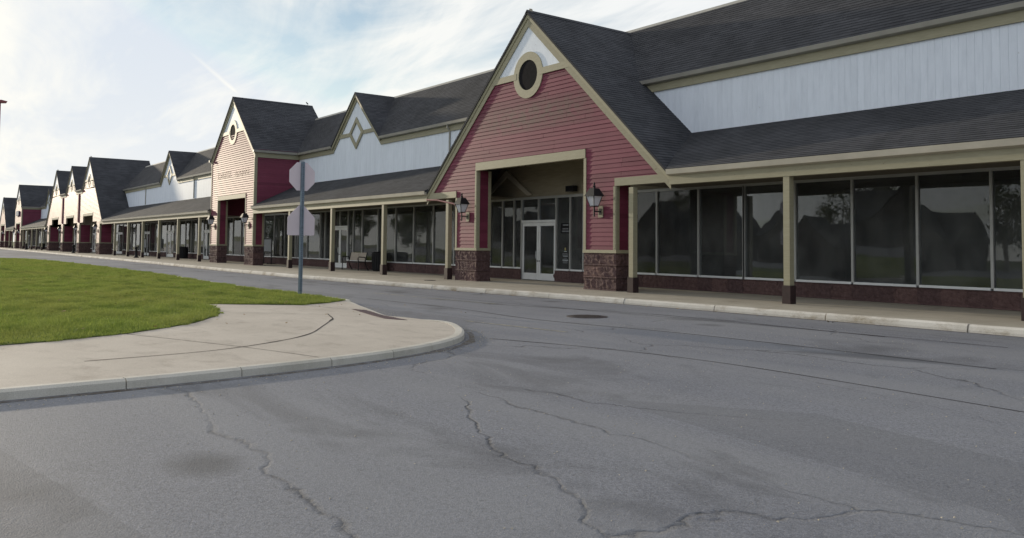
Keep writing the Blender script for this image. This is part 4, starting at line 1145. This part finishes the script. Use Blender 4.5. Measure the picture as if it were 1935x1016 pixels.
for k, (z, w) in enumerate([(1.42, 0.10), (1.30, 0.22), (1.22, 0.26), (1.12, 0.24), (1.02, 0.28), (0.92, 0.22), (0.84, 0.26)]):
    m = MB(); x = -w / 2
    while x < w / 2:
        a = rng2.uniform(0.015, 0.035); m.box(x, x + a, -0.004, 0.0, z, z + 0.03); x += a + rng2.uniform(0.008, 0.016)
    m.build('lettering', 'greypaper', d2, 'stuff')

# bench, bins, bollards, sign stand
bn = thing('bench', 'black metal bench with tan back panel under the arcade', 'bench', (-21.25, 1.95, 0))
for s in (-1, 1):
    m = MB()
    m.tube([(s * 1.0, -0.28, 0.0), (s * 1.0, -0.26, 0.42), (s * 1.0, -0.30, 0.66), (s * 1.0, -0.22, 0.74), (s * 1.0, 0.10, 0.72), (s * 1.0, 0.22, 0.60)], 0.028, 8); m.build('arm_frame', 'black', bn)
    m = MB(); m.tube([(s * 1.0, 0.34, 0.0), (s * 1.0, 0.20, 0.22), (s * 1.0, 0.12, 0.44), (s * 1.0, 0.25, 0.98)], 0.028, 8); m.build('leg', 'black', bn)
for k in range(6):
    m = MB(); m.box(-1.0, 1.0, -0.27 + k * 0.075, -0.215 + k * 0.075, 0.425, 0.452); m.build('seat_slat', 'black', bn)
for k in range(2):
    m = MB(); m.prism([(-0.97 + k * 0.98, 0.165, 0.53), (-0.03 + k * 0.98, 0.165, 0.53), (-0.03 + k * 0.98, 0.255, 0.97), (-0.97 + k * 0.98, 0.255, 0.97)], (0, 0.025, 0)); m.build('back_panel', 'benchslat', bn)
def bin_(x, y, h, lab):
    r = thing('litter_bin', lab, 'litter bin', (x, y, 0), 0, 'black litter bins under the arcade')
    m = MB(); m.lathe([(0.34, 0.02), (0.36, 0.06), (0.40, h - 0.16), (0.40, h - 0.12)], n=20); b = m.build('bin_body', 'black', r, None, False)
    m = MB()
    for k in range(20):
        a = 2 * math.pi * k / 20; m.tube([(0.37 * math.cos(a), 0.37 * math.sin(a), 0.05), (0.415 * math.cos(a), 0.415 * math.sin(a), h - 0.15)], 0.018, 5)
    m.build('slats', 'black', b, 'stuff')
    m = MB(); m.lathe([(0.43, h - 0.12), (0.44, h - 0.06), (0.34, h), (0.20, h + 0.01), (0.19, h - 0.05)], n=20); m.build('bin_lid', 'black', r)
bin_(-19.1, 2.35, 1.04, 'black litter bin beside the bench'); bin_(-55.35, 2.1, 1.05, 'black litter bin under the arcade left of the narrow gable')
bin_(-113.6, 1.9, 1.05, 'black litter bin in the entrance of the triple gable'); bin_(-137.5, 1.9, 1.05, 'far black litter bin under the distant arcade')
def bollard(x, y, lab):
    r = thing('bollard', lab, 'bollard', (x, y, 0), 0, 'black bollards along the pavement')
    m = MB(); m.lathe([(0.23, 0), (0.23, 0.05), (0.15, 0.12), (0.12, 0.18), (0.105, 0.80), (0.13, 0.83), (0.13, 0.88)], n=16); m.build('shaft', 'black', r, None, True)
    m = MB(); m.lathe([(0.16, 0.88), (0.17, 0.92), (0.10, 0.99), (0.02, 1.02)], n=16); m.build('cap', 'black', r, None, True)
bollard(-59.55, -0.85, 'black bollard on the pavement in front of the second arcade'); bollard(-91.2, -0.85, 'black bollard on the pavement in front of the triple gable'); bollard(-133.5, -0.9, 'far black bollard in front of the distant arcade')
def stand(x, y, lab):
    r = thing('sign_stand', lab, 'sign stand', (x, y, 0), 0, 'black tubular sign stands')
    m = MB(); m.tube([(-0.72, 0, 0.0), (-0.72, 0, 1.66), (-0.66, 0, 1.74), (0.66, 0, 1.74), (0.72, 0, 1.66), (0.72, 0, 0.0)], 0.035, 8); m.tube([(-0.72, 0, 0.84), (0.72, 0, 0.84)], 0.03, 8); m.tube([(-0.72, 0, 0.74), (0.72, 0, 0.74)], 0.02, 8); m.build('frame', 'black', r)
    m = MB(); m.box(-0.68, 0.68, -0.012, 0.012, 0.87, 1.70); m.build('panel', 'greypaper', r)
    for s in (-1, 1):
        m = MB(); m.tube([(s * 0.72, -0.3, 0.03), (s * 0.72, 0.3, 0.03)], 0.025, 6); m.build('foot', 'black', r)
stand(-35.2, 2.2, 'black tubular sign stand with grey panel behind the narrow gable'); stand(-69.6, 2.2, 'black tubular sign stand under the second arcade')

# ------------------------------------------------------------------ road sign and light pole
sp = thing('sign_post', 'pair of road signs seen from behind on a steel post in the lawn', 'road sign', (-2.24, -9.16, -0.05), math.radians(7))
m = MB(); m.prism([(-0.03, -0.055, 0), (0.035, -0.045, 0), (0.035, 0.045, 0), (-0.03, 0.055, 0), (-0.03, 0.040, 0), (0.022, 0.034, 0), (0.022, -0.034, 0), (-0.03, -0.040, 0)], (0, 0, 3.92)); po = m.build('post', 'galv', sp)
m = MB()
for k in range(67): m.box(0.0351, 0.0362, -0.011, 0.011, 0.10 + k * 0.056, 0.122 + k * 0.056)
m.build('bolt_holes', 'black', po, 'stuff')
def plate(poly, x0, x1, name):
    m = MB(); m.prism([(x0, y, z) for y, z in poly], (x1 - x0, 0, 0)); return m.build(name, 'signback', sp)
Ro = 0.418 / math.cos(math.pi / 8)
plate([(Ro * math.cos(math.pi / 8 + k * math.pi / 4), 3.475 + Ro * math.sin(math.pi / 8 + k * math.pi / 4)) for k in range(8)], -0.040, -0.033, 'octagon_plate')
def rounded(poly, r):
    out = []
    for i, p in enumerate(poly):
        p = Vector(p); a = Vector(poly[i - 1]); b = Vector(poly[(i + 1) % len(poly)])
        u = (a - p).normalized() * r; w = (b - p).normalized() * r
        for t in (0, 0.33, 0.67, 1): out.append(tuple((p + u) * (1 - t) ** 2 + p * 2 * t * (1 - t) + (p + w) * t * t))
    return out
plate(rounded([(-0.448, 1.735), (0.448, 1.735), (0.448, 2.27), (0.0, 2.70), (-0.448, 2.27)], 0.05), -0.042, -0.034, 'pentagon_plate')
for z in (3.14, 3.8, 1.9, 2.5):
    m = MB(); m.tube([(0.035, 0, z), (0.052, 0, z)], 0.017, 6); m.build('bolt', 'galv', sp)
lp = thing('light_pole', 'tall red-brown parking lot light pole at the left edge', 'light pole', (-30, -14.44, -0.15))
m = MB(); m.tube([(0, 0, 0.5), (0, 0, 8.9)], [0.075, 0.055], 10); m.build('pole', 'pole', lp)
m = MB(); m.lathe([(0.3, 0), (0.3, 0.5)], n=18); m.build('footing', 'kerbplain', lp)
m = MB(); m.prism([(-0.15, 0.02, 8.84), (-0.15, 0.30, 8.87), (-0.15, 0.34, 8.95), (-0.15, 0.06, 9.0), (-0.15, -0.10, 8.98)], (0.30, 0, 0)); m.build('lamp_head', 'pole', lp)

# ------------------------------------------------------------------ what the shop windows mirror: trees across the parking lot
def tree(x, y, h, w, seed, lab):
    r = random.Random(seed); nr_ = np.random.default_rng(seed)
    root = thing('tree', lab, 'tree', (x, y, -0.25), 0, 'trees across the parking lot')
    m = MB(); m.tube([(0, 0, 0), (0.1, 0, h * 0.3), (0, 0.1, h * 0.6), (0, 0, h * 0.85)], [0.28, 0.22, 0.13, 0.04], 8)
    for k in range(7):
        a = r.uniform(0, 6.28); z = h * r.uniform(0.3, 0.6); m.tube([(0, 0, z), (w * 0.3 * math.cos(a), w * 0.3 * math.sin(a), z + h * 0.12), (w * 0.6 * math.cos(a), w * 0.6 * math.sin(a), z + h * 0.28)], [0.10, 0.06, 0.02], 6)
    m.build('trunk', 'bark', root)
    cl_ = nr_.normal(0, 1, (60, 3)); cl_ /= np.linalg.norm(cl_, axis=1)[:, None]; cl_ *= nr_.uniform(0.35, 1.0, 60)[:, None] ** 0.6
    cl_ = cl_ * np.array([w, w, h * 0.36]) + np.array([0, 0, h * 0.62])
    P = (cl_[:, None, :] + nr_.normal(0, 0.62, (60, 70, 3))).reshape(-1, 3)
    a = nr_.normal(0, 0.26, (len(P), 3)); b = nr_.normal(0, 0.26, (len(P), 3))
    Vt = np.stack([P, P + a, P + b], 1).reshape(-1, 3)
    me = bpy.data.meshes.new('crown'); me.from_pydata(Vt.tolist(), [], np.arange(len(Vt)).reshape(-1, 3).tolist()); me.materials.append(MAT['leaf'])
    link('crown', me, root)
tw = [(-330, -85, 13), (-300, -98, 17), (-272, -84, 12), (-250, -96, 16), (-228, -92, 17), (-206, -84, 13), (-186, -98, 18), (-168, -86, 12), (-150, -94, 15), (-24, -88, 14), (-12, -97, 17), (2, -86, 12), (-62, -112, 15), (-100, -112, 17)]
for i, (x, y, h) in enumerate(tw):
    tree(x, y, h, h * 0.36, i + 11, 'leafy tree across the parking lot, mirrored in the shop windows')
def opposite(x, w, h):
    r = thing('gabled_shop', 'dark gabled shop across the parking lot, mirrored in the windows', 'shop', (x, -90, -0.15), 0, 'shops across the parking lot')
    m = MB(); m.box(-w / 2, w / 2, -10, 0, 0, 4.2); m.build('wall', 'darkbase', r)
    m = MB(); m.prism([(-w / 2 - 0.5, 0.5, 4.0), (-w / 2 - 0.5, -10.5, 4.0), (-w / 2 - 0.5, -5, 8.6)], (w + 1, 0, 0)); m.build('roof', 'shingle', r)
    for c in (-w / 4, w / 4):
        m = MB(); m.xz([(c - h, 4.21), (c + h, 4.21), (c, 4.2 + h * 0.95)], -5, 0.3); g = m.build('gable', 'darkbase', r)
        for s_ in (-1, 1):
            m = MB(); m.prism([(c, 0.7, 4.35 + h * 0.95), (c + s_ * (h + 0.3), 0.7, 4.06), (c + s_ * (h + 0.3), -5, 4.06), (c, -5, 4.35 + h * 0.95)], (0, 0, 0.12)); m.build('gable_roof', 'shingle', r)
    for k in range(int(w / 3)):
        m = MB(); m.box(-w / 2 + 0.7 + k * 3, -w / 2 + 3.0 + k * 3, 0.001, 0.05, 0.5, 3.2); m.build('window', 'vent', r)
for x, w, h in ((-48, 26, 5.2), (-82, 30, 6.4), (-118, 28, 5.4), (-142, 14, 4.0)):
    opposite(x, w, h)
